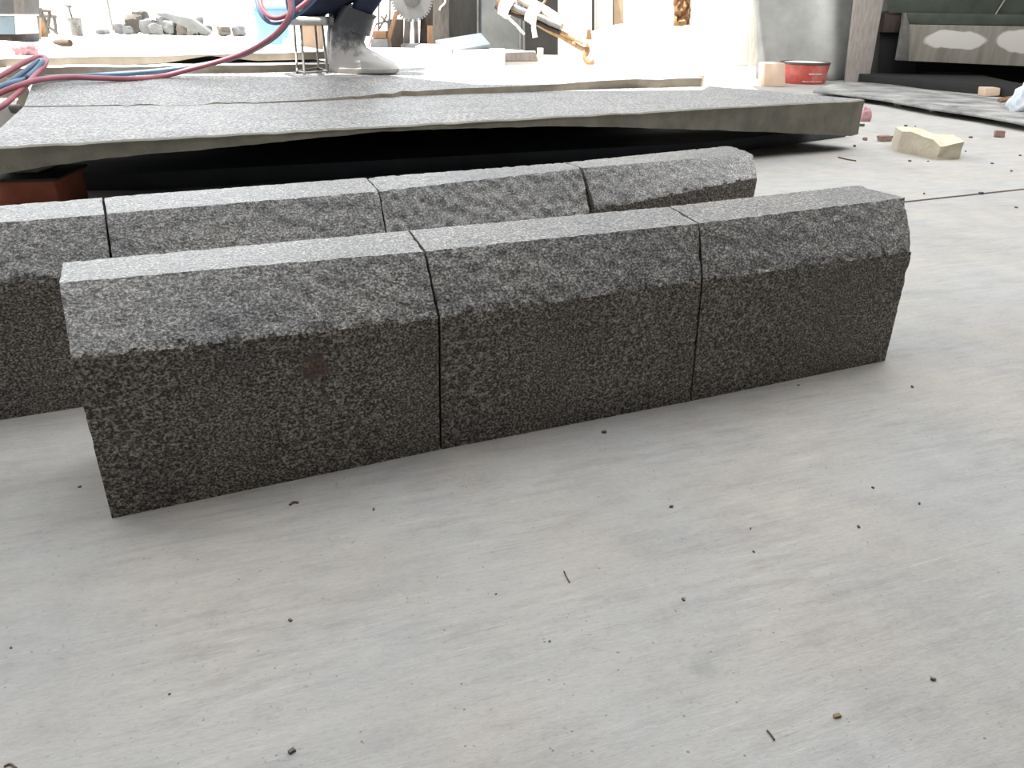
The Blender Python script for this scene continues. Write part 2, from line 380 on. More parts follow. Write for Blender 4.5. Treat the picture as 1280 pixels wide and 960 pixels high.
def section(pb, pc, pt, pk, c_set, depth, base=None, face_off=0., tz=None):
    """real section of a kerb from where its corners are seen; front face vertical, chamfer set back by c_set"""
    b = Vector(pb)
    c = atp(*pc, b+BK*face_off, BK)
    t = atp(*pt, b+BK*c_set, BK)
    k = atp(*pk, b+BK*(c_set+.10), BK)
    bb = b+BK*(c_set+.10+.004); bb = bb+DR*((k-b).dot(DR)*.5)
    return [b, c, t, k, bb]

fr = [section(atz(140, 648), (89, 450), (74, 353), (79, 328), .082, .14),
      section(atz(551, 562), (549, 398), (531, 314), (511, 288), .060, .14),
      section(atz(863, 501.5), (878, 351), (874, 279), (836, 258), .050, .14),
      section(atz(1106, 451), (1140, 315), (1131, 247), (1072, 231.5), .068, .14)]
RUST = 'granite'
G1 = 'kerb stones of the front row'; G2 = 'kerb stones of the rear row'
lab = ['leftmost grey granite kerb stone of the front row, a small rusty patch on it',
       'middle grey granite kerb stone of the front row, between its two neighbours',
       'rightmost grey granite kerb stone of the front row, its free end over bare concrete']
st = atp(393, 461, fr[0][0], BK)
def sub(a, **k): return [Vector(p) for p in a]
fr2r = sub(fr[2]); fr2l = sub(fr[2])
for i in range(3):
    o = kerb(fr[i], fr[i+1], lab[i], i+1, G1, gl=.0017 if i else 0, gr=.0017 if i < 2 else 0)
    if i == 0:
        M['granite_rust'] = granite('sawn_granite_rust_patch', (.037, .034, .031), (.182, .166, .148), (.56, .515, .465), rough=.6, spec=.3, stain=Vector(st)-Vector(o.location))
        o.data.materials[1] = M['granite_rust']

def rc(u, d, z=0.): return P0+DR*u+BK*d+Vector((0, 0, z))
br = []
def bsec(bu, bd, pt, pk, zc, cs=.064):
    b = rc(bu, bd); t = atp(*pt, b+BK*cs, BK); k = atp(*pk, b+BK*(cs+.115), BK)
    c = Vector((0, 0, 0)); c = b+DR*((t-b).dot(DR)*.35)+Vector((0, 0, zc))
    return [b, c, t, k, b+BK*(cs+.118)+DR*((k-b).dot(DR)*.4)]
# left end of the leftmost stone lies outside the frame
sL = [rc(-.425, .352), rc(-.425, .352, .218), rc(-.425, .416, .297), rc(-.425, .53, .297), rc(-.425, .532)]
s1 = bsec(.030, .360, (131, 268), (128, 247), .222)
s1b = bsec(.0325, .360, (132.5, 267), (129.5, 246.5), .222)
s2 = bsec(.480, .386, (474, 239), (458, 222), .216)
s3 = bsec(.940, .470, (728, 210), (707, 203), .212, .066)
s4 = bsec(1.40, .512, (941, 192), (913, 182), .222, .066)
s4[1] = atp(947, 222, s4[0], BK)
s3b = sub(s3); s3b[1] = atp(744, 263, s3[0]+BK*.006, BK); s3b[0] = s3[0]+BK*.006
kerb(sL, s1, 'leftmost grey kerb stone of the rear row, cut off by the photo edge', 11, G2, gl=0, gr=.0006)
kerb(s1b, s2, 'grey kerb stone of the rear row directly behind the leftmost front stone', 12, G2, gl=.0006, gr=.001)
kerb(s2, s3, 'rough grey kerb stone, third from left in the rear row, behind the middle front stone', 13, G2, gl=.001, gr=.0015, chip=1.6, rough=1.7)
kerb(s3b, s4, 'rightmost grey kerb stone of the rear row, its free end over bare concrete', 14, G2, gl=.0015, gr=0, chip=1.2)

# ------------------------------------------------------------------ granite slabs
def interp(tab, x):
    for (a, b), (c, d) in zip(tab, tab[1:]):
        if x <= c: return b+(d-b)*(x-a)/(c-a)
    return tab[-1][1]
H1 = .24
A0 = atz(0, 184, H1); A1 = atz(1071, 125.5, H1); SD = (A1-A0).normalized(); SN = Vector((-SD.y, SD.x, 0))
def slab_one():
    bot = [(-40, 226), (0, 219.5), (70, 208), (130, 199.5), (250, 189), (300, 184), (381, 175.5), (437, 170.6), (450, 168), (519, 164), (581, 162), (700, 159), (780, 160.5), (905, 164), (980, 167.5), (1030, 169.5), (1060, 171), (1071, 171)]
    xs = [-27+i*(1071+27)/150 for i in range(151)]; B0 = atz(30, 133, H1); B1 = atz(884, 107.5, H1)
    vs = []; fs = []; fm = []; k = 9
    for i, x in enumerate(xs):
        t = i/150
        ft = atp(x, 185.5-(x+27)*.0546+1.*fbm((x*.03, 0, 0), 1, 2), A0, SN)
        ft.z = min(ft.z, H1+.004)
        fb = atp(x, interp(bot, x)+.8*fbm((x*.05, 3, 0), 1, 4), A0, SN)
        bt = B0.lerp(B1, t); bb = bt.copy(); bb.z = H1-.10
        if i == 150: fb += Vector((-.03, .0, 0)); fb.z -= .0
        row = [ft+Vector((0, 0, -.004))-SN*.004, ft+SN*.012]+[(ft+SN*.012).lerp(bt, j/5) for j in range(1, 5)]+[bt, bb]
        row += [fb+SN*.06+Vector((0, 0, .0)), fb+Vector((0, 0, .004))]
        row += [fb.lerp(ft, j/4)+SN*(.004*fbm(fb.lerp(ft, j/4), 14, 5)) for j in range(1, 4)]
        k = len(row); vs += row
    last = vs[-k:]; vs += [v+(SD*.10+SN*.035)*((1-.9*min(1, max(0, (j-1)/5)) if j < 8 else (.95 if j < 10 else .95+.05*(j-9)/4))) for j, v in enumerate(last)]
    for i in range(151):
        for j in range(k):
            fs.append((i*k+j, (i+1)*k+j, (i+1)*k+(j+1) % k, i*k+(j+1) % k)); fm.append(0 if 1 <= j < 6 else 1)
    fs += [tuple(range(k)), tuple(range(152*k-1, 151*k-1, -1))]; fm += [1, 1]
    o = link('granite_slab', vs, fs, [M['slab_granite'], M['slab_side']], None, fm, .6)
    tag(o, 'front large grey granite slab lying behind the kerb rows over a dark gap', 'stone slab', 'large slabs on supports')
slab_one()

# the second slab: its top plane rises towards the back and the right
Q0 = atz(30, 133, .243); Q1 = atz(878, 97.5, .285); Q2 = atz(455, 91, .305)
QN = (Q1-Q0).cross(Q2-Q0).normalized()
def on2(x, y): return atp(x, y, Q0, QN)
def slab_two():
    top = [(30, 133), (150, 131), (156, 132.5), (172, 130.2), (188, 129.8), (205, 132), (230, 131.2), (256, 131), (268, 127.5), (285, 128.5), (300, 127.6), (320, 128.4), (350, 126.5), (378, 125.2), (415, 122.5), (440, 120), (447, 120.6), (475, 117), (490, 117.2), (503, 113.5), (520, 114.2), (562, 111), (612, 109), (650, 107.5), (700, 105), (740, 101.8), (791, 98.8), (820, 99.8), (850, 98.2), (878, 97.5)]
    rear = [(45, 93), (300, 91.5), (410, 89), (560, 83), (700, 80.5), (820, 82), (850, 88)]
    xs = [30+i*(878-30)/140 for i in range(141)]
    vs = []; fs = []; fm = []
    for i, x in enumerate(xs):
        t = i/140
        ft = on2(x, interp(top, x)+.35*fbm((x*.07, 0, 0), 1, 6))
        xr = 45+t*(850-45); bt = on2(xr, interp(rear, xr))
        lo = ft.copy(); lo.z = H1-.07; lo += SN*.012
        bl = bt.copy(); bl.z -= .09
        row = [ft.lerp(bt, j/6) for j in range(7)]+[bl, lo, lo.lerp(ft, .5)+SN*.003*fbm(ft, 16, 2)]
        k = len(row); vs += row
    for i in range(140):
        for j in range(k):
            fs.append((i*k+j, (i+1)*k+j, (i+1)*k+(j+1) % k, i*k+(j+1) % k)); fm.append(0 if j < 6 else 1)
    fs += [tuple(range(k)), tuple(range(141*k-1, 140*k-1, -1))]; fm += [1, 1]
    o = link('granite_slab', vs, fs, [M['slab_granite'], M['stain_side']], None, fm, .6)
    tag(o, 'second large grey granite slab, behind the front one and under the rubber boots', 'stone slab', 'large slabs on supports')
slab_two()

# supports under the slabs, and dark blocks added for the gap's shade
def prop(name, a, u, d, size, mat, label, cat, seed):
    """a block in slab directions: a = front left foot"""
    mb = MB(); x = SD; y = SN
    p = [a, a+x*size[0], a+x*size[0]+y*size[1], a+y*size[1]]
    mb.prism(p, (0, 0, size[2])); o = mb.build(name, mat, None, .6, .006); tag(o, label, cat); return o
def shade_bed(name, pts, h, mat, label):
    mb = MB(); mb.prism([Vector((x, y, 0)) for x, y in pts], (0, 0, h)); tag(mb.build(name, mat, None, .6, .006), label, 'support block')
shade_bed('dark_fill', [(-2.2, 2.75), (-1.35, 2.80)]+[tuple(atz(x, y).xy) for x, y in ((880, 195), (930, 188.5), (1000, 179), (1058, 171))]+[(1.40, 4.55), (.9, 4.75), (-1.75, 3.2)], .062, M['shade_bed'], 'low dark block standing in for shade in the gap under the front granite slab')  # dark block laid along the shadow's edge, painting the shade under the slab
shade_bed('dark_fill', [(-1.45, 3.55), (.75, 4.80), (.45, 5.1), (-1.55, 3.9)], .165, M['shade_bed'], 'long dark block added to stop light leaking under the second granite slab')  # added to keep yard light from leaking in below the slab
# red stone at the left, with a black pad on it
r0 = aty(-60, 222, 2.32); r1 = aty(70, 224, 2.40)
red = thing('support_stone', (r1.x-.2, 2.4, 0), 'red sandstone block with a dark pad, under the left end of the front granite slab', 'support block')
zt = r1.z-.002
mb = MB(); mb.prism([(r1.x-.55, 2.27, 0), (r1.x, 2.39, 0), (r1.x-.03, 2.62, 0), (r1.x-.58, 2.50, 0)], (0, 0, zt)); mb.build('stone_body', M['red_stone'], red, .6, .012)
mb = MB()
for k in range(1):
    mb.prism([(r1.x-.56, 2.262, zt), (r1.x+.012, 2.385, zt), (r1.x-.018, 2.63, zt), (r1.x-.58, 2.51, zt)], (0, 0, .008))
o = mb.build('pad', M['black'], red, .6, .003); o['label'] = 'black rubber pad'
w0 = aty(20, 222, 2.47); w1 = aty(56, 221, 2.5)
mb = MB(); mb.prism([(w0.x, 2.44, zt+.0085), (w1.x, 2.47, zt+.0085), (w1.x, 2.6, zt+.0085), (w0.x, 2.57, zt+.0085)], (0, 0, .022))
tag(mb.build('wooden_wedge', M['pale_wood'], None, .6, .004), 'small pale wedge on the red sandstone block, under the front granite slab', 'wedge')

# the two slabs stacked behind, at the left
def stacked(x0, x1, off, ytop, ybot, deep, label, mat, seed, notch=None):
    """front face along the slab direction, seen between the given picture heights"""
    Pn = atp(300, 95, Q0, QN)+SN*off
    rr = on2(300, 91.5)+SN*off
    a = atp(x0, ytop[0], rr, SN); b = atp(x1, ytop[1], rr, SN); c = atp(x0, ybot[0], rr, SN); d = atp(x1, ybot[1], rr, SN)
    vs = []; fs = []; fm = []; n = 60
    for i in range(n+1):
        t = i/n; T = a.lerp(b, t); Bm = c.lerp(d, t)
        if notch and notch[0] < t < notch[1]: Bm.z += notch[2]*min(1, 8*min(t-notch[0], notch[1]-t))
        T.z += .004*fbm(T, 6, seed); row = [T, T+SN*.02+Vector((0, 0, .003)), T+SN*deep, Bm+SN*deep, Bm]; vs += row
    k = 5
    for i in range(n):
        for j in range(k): fs.append((i*k+j, (i+1)*k+j, (i+1)*k+(j+1) % k, i*k+(j+1) % k)); fm.append(0 if j in (0, 1) else 1)
    fs += [tuple(range(k)), tuple(range((n+1)*k-1, n*k-1, -1))]; fm += [1, 1]
    o = link('stone_slab', vs, fs, [M['pale_slab'], M['stain_side']], None, fm, .6)
    return tag(o, label, 'stone slab', 'pale slabs stacked behind the stool')
stacked(8, 425, .05, (85.5, 80), (97, 92), 1.25, 'lower pale stone slab of the low stack behind the stool and hoses', M['pale_slab'], 3)
stacked(-60, 418, .17, (75, 64.5), (86.5, 73.5), 1.0, 'upper pale stone slab of the low stack behind the stool, a short dark stick on it', M['pale_slab'], 5, (.50, .76, .030))
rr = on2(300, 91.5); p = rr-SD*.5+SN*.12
prop('dark_fill', Vector((p.x, p.y, 0)), 0, 0, (2.0, 1.1, .16), M['shade_black'], 'dark fill block for shade under the low stack of pale slabs', 'support block', 2)

# ------------------------------------------------------------------ stone offcuts at the left edge
for i, (x, y, w, h, d, L_) in enumerate([(14, 128, .26, .20, .35, 'white stone offcut at the left edge, nearest the front granite slab'),
                                         (22, 112, .30, .215, .3, 'white stone offcut at the left edge, between the hoses and the granite slabs'),
                                         (-14, 150, .22, .17, .3, 'white stone offcut at the left photo edge just above the front slab corner'),
                                         (4, 98, .40, .235, .4, 'white stone offcut at the left edge under the hose loop')]):
    c = atz(x, y, h); rot = math.atan2(SD.y, SD.x)
    tag(rock('stone_offcut', (c.x-.12, c.y, 0), (w, d, h*1.05), M['white_stone'], i+20, rot, 2, .05, .1), L_, 'stone')
c = atz(20, 137, .215); tag(rock('stone_chip', (c.x, c.y, .2), (.045, .03, .03), M['pebble'], 5, .4, 2, .2, .5), 'small dark chip on the white offcuts at the left edge, beside the slab corner', 'stone chip')

# ------------------------------------------------------------------ stool
YS = 4.40
def foot(x, y, dy=0): 
    p = on2(x, y); return p
stool = thing('stool', on2(390, 92), 'small low stool with grey padded seat and thin steel legs on the second slab', 'stool')
mb = MB(); a = aty(364.5, 26, YS); b = aty(414, 25, YS); n = 40
zt = aty(390, 20.5, YS).z; zb = aty(390, 31.5, YS).z; cx = (a.x+b.x)/2; hw = (b.x-a.x)/2
def rsq(hx, hy, r, k=8):
    out = []
    for qx, qy, a0 in ((1, 1, 0), (-1, 1, 90), (-1, -1, 180), (1, -1, 270)):
        for i in range(k+1):
            an = math.radians(a0+90*i/k); out.append(((hx-r)*qx+r*math.cos(an), (hy-r)*qy+r*math.sin(an)))
    return out
rings = []
for z, s in ((zb, .94), (zb+.006, .985), (zb+.02, 1), (zt-.014, 1), (zt-.005, .975), (zt, .88), (zt+.002, .5)):
    rings.append([(cx+x*s, YS+y*s, z) for x, y in rsq(hw, .13, .035)])
k = len(rings[0]); vs = sum(rings, []); fs = [(i*k+j, i*k+(j+1) % k, (i+1)*k+(j+1) % k, (i+1)*k+j) for i in range(len(rings)-1) for j in range(k)]+[tuple(range(k-1, -1, -1)), tuple(range(len(vs)-k, len(vs)))]
mb.add(vs, fs); mb.build('seat', M['seat'], stool, 1.0)
legs = [((368, 32), (371.5, 91.5), YS+.09), ((376, 32), (380.5, 93.5), YS-.10), ((394, 32), (398.5, 87.5), YS+.10), ((403, 32), (409.5, 91.5), YS-.09)]
feet = []
for (x0, y0), (x1, y1), yy in legs:
    f = on2(x1, y1); t = aty(x0, y0, yy); t.z = zb+.004; feet.append(f)
    mb = MB(); mb.tube([t, t.lerp(f, .5), f+Vector((0, 0, .002))], .0062, 10); mb.build('leg', M['steel'], stool, 1.0)
for i, j in ((0, 2), (1, 3), (0, 1), (2, 3)):
    mb = MB(); mb.tube([feet[i]+Vector((0, 0, .010)), feet[j]+Vector((0, 0, .010))], .0048, 8); mb.build('stretcher', M['steel'], stool, 1.0)

# ------------------------------------------------------------------ person
YB = on2(455, 91).y
ground = on2(455, 91)
def Pp(x, y, dy=0.): return aty(x, y, YB+dy)
person = thing('person', ground, 'person seated on the low stool in navy work clothes and grey rubber boots', 'person')
def skin_mesh(name, verts, edges, radii, mat, root=0, sub=2):
    me = bpy.data.meshes.new(name); me.from_pydata([tuple(v) for v in verts], edges, []); me.materials.append(mat)
    o = bpy.data.objects.new(name, me); COL.objects.link(o)
    md = o.modifiers.new('skin', 'SKIN'); md.use_smooth_shade = True
    if not me.skin_vertices: me.attributes.new  # layer made with the modifier
    for i, r in enumerate(radii):
        rr = (r, r) if not isinstance(r, tuple) else r
        me.skin_vertices[0].data[i].radius = rr; me.skin_vertices[0].data[i].use_root = (i == root)
    s = o.modifiers.new('sub', 'SUBSURF'); s.levels = sub; s.render_levels = sub
    dg = bpy.context.evaluated_depsgraph_get(); ev = o.evaluated_get(dg); m2 = bpy.data.meshes.new_from_object(ev)
    o.modifiers.clear(); o.data = m2
    for p in m2.polygons: p.use_smooth = True
    if not m2.materials: m2.materials.append(mat)
    attach(o, person); return o
hipz = Pp(388, -1, .05)
pel = Pp(383, -4, .10); hn = Pp(388, -2, .0); hf = Pp(386, -2, .22)
kn = Pp(484, -36, -.02); an = Pp(429, 64, 0); kf = Pp(427, -24, .24); af = Pp(421, 74, .23)
toe = Pp(478, 85, 0)
belly = Pp(385, -40, .10); chest = Pp(396, -98, .10); up = Pp(404, -126, .10); neck = Pp(413, -146, .10); head = Pp(420, -168, .10); crown = Pp(424, -186, .10)
shn = Pp(402, -124, -.09); eln = Pp(415, -58, -.13); wrn = Pp(452, -34, -.02); 
shf = Pp(406, -124, .29); elf = Pp(420, -58, .31); wrf = Pp(456, -38, .16)
V = [pel, hn, kn, an, toe, hf, kf, af, Pp(455, 86, .22), belly, chest, up, neck, head, crown, shn, eln, wrn, shf, elf, wrf]
Ed = [(0, 1), (1, 2), (2, 3), (3, 4), (0, 5), (5, 6), (6, 7), (7, 8), (0, 9), (9, 10), (10, 11), (11, 12), (12, 13), (13, 14), (11, 15), (15, 16), (16, 17), (11, 18), (18, 19), (19, 20)]
Rd = [.11, .085, .058, .036, .03, .085, .058, .036, .03, .12, .135, .09, .052, .085, .07, .052, .040, .026, .052, .040, .026]
def hand(w, d, side):
    d = d.normalized(); s = Vector((0, side, 0)); upv = d.cross(s).normalized()
    base = len(V); iw = V.index(w)
    palm = w+d*.055; V.append(palm); Rd.append(.03); Ed.append((iw, base))
    for k, (off, ln) in enumerate(((-.027, .066), (-.009, .076), (.009, .072), (.026, .056))):
        a = palm+s*off+d*.025; b = a+d*ln*.5-Vector((0, 0, .012)); c = b+d*ln*.25-Vector((0, 0, .034))
        i = len(V); V.extend([a, b, c]); Rd.extend([.0095, .009, .0075]); Ed.extend([(base, i), (i, i+1), (i+1, i+2)])
    a = w+d*.03-s*.03; b = a+d*.03-s*.018-Vector((0, 0, .012)); c = b+d*.024-Vector((0, 0, .014))
    i = len(V); V.extend([a, b, c]); Rd.extend([.011, .010, .008]); Ed.extend([(base, i), (i, i+1), (i+1, i+2)])
Ed.remove((2, 3)); _i = len(V); V += [Pp(456, 4, -.01), Pp(446, 24, 0)]; Rd += [.046, .04]; Ed += [(2, _i), (_i, _i+1), (_i+1, 3)]
hand(wrn, kn-wrn+Vector((.1, 0, 0)), 1); hand(wrf, Vector((1, -.2, -.2)), -1)
body = skin_mesh('body', V, Ed, Rd, M['skin'])
# face: nose, ears, eyes, lips on the head
fd = Vector((.92, -.12, -.38)).normalized(); hc = head+Vector((.006, 0, .012))
sd = Vector((fd.y, -fd.x, 0)).normalized(); fu = sd.cross(fd).normalized()
if fu.z < 0: fu = -fu
for k in (-1, 1):
    mb = MB(); mb.lathe(hc+fd*.088+sd*k*.032+fu*.012-Vector((0, 0, .0)), [(.002, -.011), (.009, -.007), (.012, 0), (.009, .007), (.002, .011)], 14); mb.build('eye', M['eye'], person, 2)
    mb = MB(); mb.lathe(hc+sd*k*.098-fd*.01-fu*.012, [(.004, -.03), (.012, -.02), (.016, 0), (.018, .018), (.008, .03)], 12, 0, 1, .5); mb.build('ear', M['skin'], person, 2)
mb = MB(); mb.tube([hc+fd*.092+fu*.014, hc+fd*.108-fu*.012, hc+fd*.118-fu*.03, hc+fd*.092-fu*.036], [.008, .011, .015, .006], 10); mb.build('nose', M['skin'], person, 2)
mb = MB(); mb.tube([hc+fd*.078-fu*.062+sd*.026, hc+fd*.094-fu*.058, hc+fd*.078-fu*.062-sd*.026], [.003, .007, .003], 8); mb.build('mouth', M['pink'], person, 2)
bm = bmesh.new(); bmesh.ops.create_icosphere(bm, subdivisions=4, radius=1)
for v in bm.verts:
    q = v.co.copy(); q *= 1+.05*fbm(q, 6, 3)
    w = fd*(q.x*.098-.022)+sd*q.y*.098+fu*(q.z*.10+.034); v.co = hc+w
bmesh.ops.delete(bm, geom=[v for v in bm.verts if (v.co-hc).dot(fd) > .045 and (v.co-hc).dot(fu) < .06], context='VERTS')
me = bpy.data.meshes.new('hair'); bm.to_mesh(me); bm.free(); me.materials.append(M['hair']); [setattr(p, 'use_smooth', True) for p in me.polygons]
o = bpy.data.objects.new('hair', me); COL.objects.link(o); attach(o, person)
# trousers
tm = lambda a, b, t: a.lerp(b, t)
TV = [pel, hn, tm(hn, kn, .5), kn, Pp(456, 4), Pp(446, 24), hf, tm(hf, kf, .5), kf, tm(kf, af, .5), tm(kf, af, .99), tm(pel, belly, .6), Pp(362, -2, .08)]
TV[-1] = Pp(354, -6, .08)
skin_mesh('trousers', TV, [(0, 1), (1, 2), (2, 3), (3, 4), (4, 5), (0, 6), (6, 7), (7, 8), (8, 9), (9, 10), (0, 11), (0, 12)], [.15, .105, .088, .074, .062, .05, .10, .088, .074, .060, .056, .135, .085], M['navy'])
# jacket
JV = [belly, chest, up, shn, tm(shn, eln, .55), eln, tm(eln, wrn, .85), shf, tm(shf, elf, .55), elf, tm(elf, wrf, .85), Pp(372, -14, .10), Pp(405, -138, .10)]
skin_mesh('jacket', JV, [(0, 1), (1, 2), (2, 3), (3, 4), (4, 5), (5, 6), (2, 7), (7, 8), (8, 9), (9, 10), (0, 11), (2, 12)], [.145, .16, .115, .075, .062, .055, .044, .075, .062, .055, .044, .14, .062], M['navy'])
# boots, ring upon ring
def boot(dx, dy, sole_y, label):
    Y = YB+dy; o2 = on2(455+dx, sole_y); base = o2.z
    def X(x, y): return aty(x+dx, y, Y).x
    rows = [(90.2, 412.5, 496, .048), (87.5, 411.2, 498.5, .052), (84.5, 411, 499.2, .052), (84.2, 411.6, 498.6, .049), (81.5, 411.2, 497, .048), (78, 411, 491, .047), (74.5, 411.2, 484, .0465), (71, 411.6, 477, .046), (67, 412, 470, .046), (63, 412.4, 462.5, .0465), (58, 412.6, 457.6, .047), (52, 412.9, 455.4, .049), (44, 413.4, 457.6, .053), (36, 414.6, 460.5, .056)]
    rings = []; n = 40
    for y, xl, xr, hw in rows:
        z = aty(455, y, Y).z-aty(455, 90.2, Y).z+base; x0, x1 = X(xl, y), X(xr, y); r = []
        for j in range(n):
            a = 2*math.pi*j/n; cx, sy = math.cos(a), math.sin(a)
            ex = math.copysign(abs(cx)**.8, cx)
            x = (x0+x1)/2+(x1-x0)/2*ex; tt = (x-x0)/(x1-x0)
            w = hw*(1+(.18*math.sin(math.pi*min(1, max(0, (tt-.35)/.65))) if y > 72 else 0))*(1-.10*math.exp(-((tt-.38)/.12)**2) if y > 78 else 1)
            r.append((x, Y+w*math.copysign(abs(sy)**.85, sy), z))
        rings.append(r)
    L0, R0 = (414.6, 36), (460.5, 36); LE = (429.5, 4.5); RE = (470.5, 19.5)
    for i in range(1, 9):
        t = i/8; lx = L0[0]+(LE[0]-L0[0])*t**1.1; ly = L0[1]+(LE[1]-L0[1])*t; rx = R0[0]+(RE[0]-R0[0])*t; ry = R0[1]+(RE[1]-R0[1])*t
        pa = aty(lx+dx, ly, Y); pb = aty(rx+dx, ry, Y); cc = (pa+pb)/2; hx = (pb-pa)/2; r = []
        fat = 1.025 if t > .84 else 1
        for j in range(n):
            a = 2*math.pi*j/n; r.append(cc+hx*math.cos(a)*fat+Vector((0, (.056+.012*t)*fat*math.sin(a), 0)))
        zs = aty(455, 90.2, Y).z-base
        rings.append([(p[0], p[1], p[2]-zs) for p in r])
    top = [Vector(p) for p in rings[-1]]; c = sum(top, Vector())/n
    rings.append([tuple(c+(p-c)*.9) for p in top]); rings.append([tuple(c+(p-c)*.86-Vector((0.03, 0, .10))) for p in top])
    vs = sum([list(map(tuple, r)) for r in rings], []); k = n
    fs = [(i*k+j, i*k+(j+1) % k, (i+1)*k+(j+1) % k, (i+1)*k+j) for i in range(len(rings)-1) for j in range(k)]+[tuple(range(k-1, -1, -1)), tuple(range(len(vs)-k, len(vs)))]
    o = link('boot', vs, fs, [M['boot'], M['sole']], person, [1 if i < 3*k else 0 for i in range(len(fs))], .9); o['label'] = label
    return o
def boot_mat():
    m, nt, b = nodes('dusty_grey_rubber')
    tc = nt.nodes.new('ShaderNodeTexCoord'); sx = nt.nodes.new('ShaderNodeSeparateXYZ'); nt.links.new(tc.outputs['Object'], sx.inputs[0])
    n = noise_tex(nt, tc.outputs['Object'], 22, 5, .65)
    ad = nt.nodes.new('ShaderNodeMath'); ad.operation = 'MULTIPLY_ADD'; nt.links.new(n, ad.inputs[0]); ad.inputs[1].default_value = .26; nt.links.new(sx.outputs[2], ad.inputs[2])
    nt.links.new(ramp(nt, ad.outputs[0], [(.22, (.46, .445, .425)), (.285, (.12, .12, .122)), (.34, (.058, .06, .066)), (.5, (.05, .053, .06))]), b.inputs['Base Color'])  # stone dust caked on the foot
    b.inputs['Roughness'].default_value = .38; bump(nt, b, n, .25, .006); return m
M['boot'] = boot_mat(); M['sole'] = simple('pale_rubber_sole', (.46, .44, .41), (.36, .34, .32), .8, 20)
boot(0, 0, 90.6, 'grey rubber boot caked with stone dust'); boot(-4, .17, 87.6, 'far grey rubber boot')

# ------------------------------------------------------------------ hoses
def hz(x, y, z=.0): p = on2(x, y); return p
def hose(px, r, mat, label):
    pts = []
    for q in px:
        x, y, d = q; pts.append(aty(x, y, d))
    mb = MB(); mb.tube(catmull(pts, 8), r, 12); return tag(mb.build('hose', M[mat], None, 2), label, 'hose')
hose([(-40, 128, 3.35), (-10, 120, 3.40), (20, 108, 3.46), (50, 99.5, 3.55), (85, 96.5, 3.68), (120, 97.5, 3.74), (165, 98.5, 3.82), (200, 96, 3.92), (240, 86, 3.98), (280, 75, 4.02), (315, 62, 4.04), (345, 42, 4.05), (362, 18, 4.07), (361, -5, 4.12), (352, -26, 4.2), (336, -26, 4.2), (325.5, -8, 4.16), (327, 8, 4.12), (336, 20, 4.10), (348, 22.5, 4.10), (364, 16, 4.12), (380, 5, 4.15), (396, -10, 4.18), (420, -26, 4.22)], .0115, 'hose_red', 'pink red rubber hose running from the left edge across the slabs up to the stool')
hose([(-40, 122, 3.42), (-10, 113, 3.47), (12, 104.5, 3.52), (38, 98.5, 3.62), (60, 96.8, 3.70), (100, 95.3, 3.80), (150, 92.5, 3.9), (200, 88.5, 3.97), (250, 82, 4.02), (290, 73, 4.055), (322, 60, 4.07), (349, 41, 4.08), (364.5, 18, 4.10), (363, -6, 4.15), (350, -32, 4.23), (331, -32, 4.23), (321.5, -8, 4.19), (324, 12, 4.15), (334, 26, 4.135), (350, 28, 4.13), (368, 20, 4.15), (386, 6, 4.18), (402, -10, 4.21), (424, -24, 4.25)], .0115, 'hose_blue', 'blue rubber hose running beside the pink one up to the stool')
hose([(-40, 108, 3.50), (-8, 99, 3.56), (18, 85, 3.66), (38, 74.5, 3.74), (50, 71, 3.78), (57.5, 73, 3.76), (56, 81, 3.70), (46, 92, 3.62), (34, 105, 3.52), (18, 120, 3.42), (2, 133, 3.34), (-30, 150, 3.26)], .0112, 'hose_red', 'pink red hose bent into a narrow loop at the left photo edge')
hose([(-40, 126, 3.44), (-5, 113, 3.50), (12, 102.5, 3.56), (30, 90, 3.63), (43, 80, 3.69), (51, 75.2, 3.72), (53, 77.5, 3.69), (45, 87, 3.64), (34, 97, 3.58)], .0105, 'hose_blue', 'blue hose inside the pink loop at the left photo edge')

# ------------------------------------------------------------------ bright yard at the upper left
def panel(name, pts, Y, depth, mat, label, cat, bev=.004, group=None, tilt=0.):
    mb = MB(); p = poly_px(pts, Y)
    if tilt:
        zb = min(q.z for q in p)
        p = [Vector((q.x, q.y+(q.z-zb)*tilt, q.z)) for q in p]
    mb.prism(p, (0, depth, 0)); o = mb.build(name, mat, None, .6, bev)
    if label: tag(o, label, cat, group)
    return o
def drop(pts, Y): return [(x, y) for x, y in pts]
gy = lambda x, Y: aty(x, 40, Y)
def base_y(x, Y):                                   # picture height of the ground at distance Y below column x
    lo, hi = 0, 400
    for _ in range(40):
        m = (lo+hi)/2
        if aty(x, m, Y).z > 0: lo = m
        else: hi = m
    return lo
YD = 8.6
def upright(name, x0, x1, ytop, Y, depth, mat, label, cat, lean=0, bev=.004, group=None, top2=None):
    b = base_y((x0+x1)/2, Y)
    return panel(name, [(x0, b), (x1, b), (x1+lean, ytop if top2 is None else top2), (x0+lean, ytop)], Y, depth, mat, label, cat, bev, group)

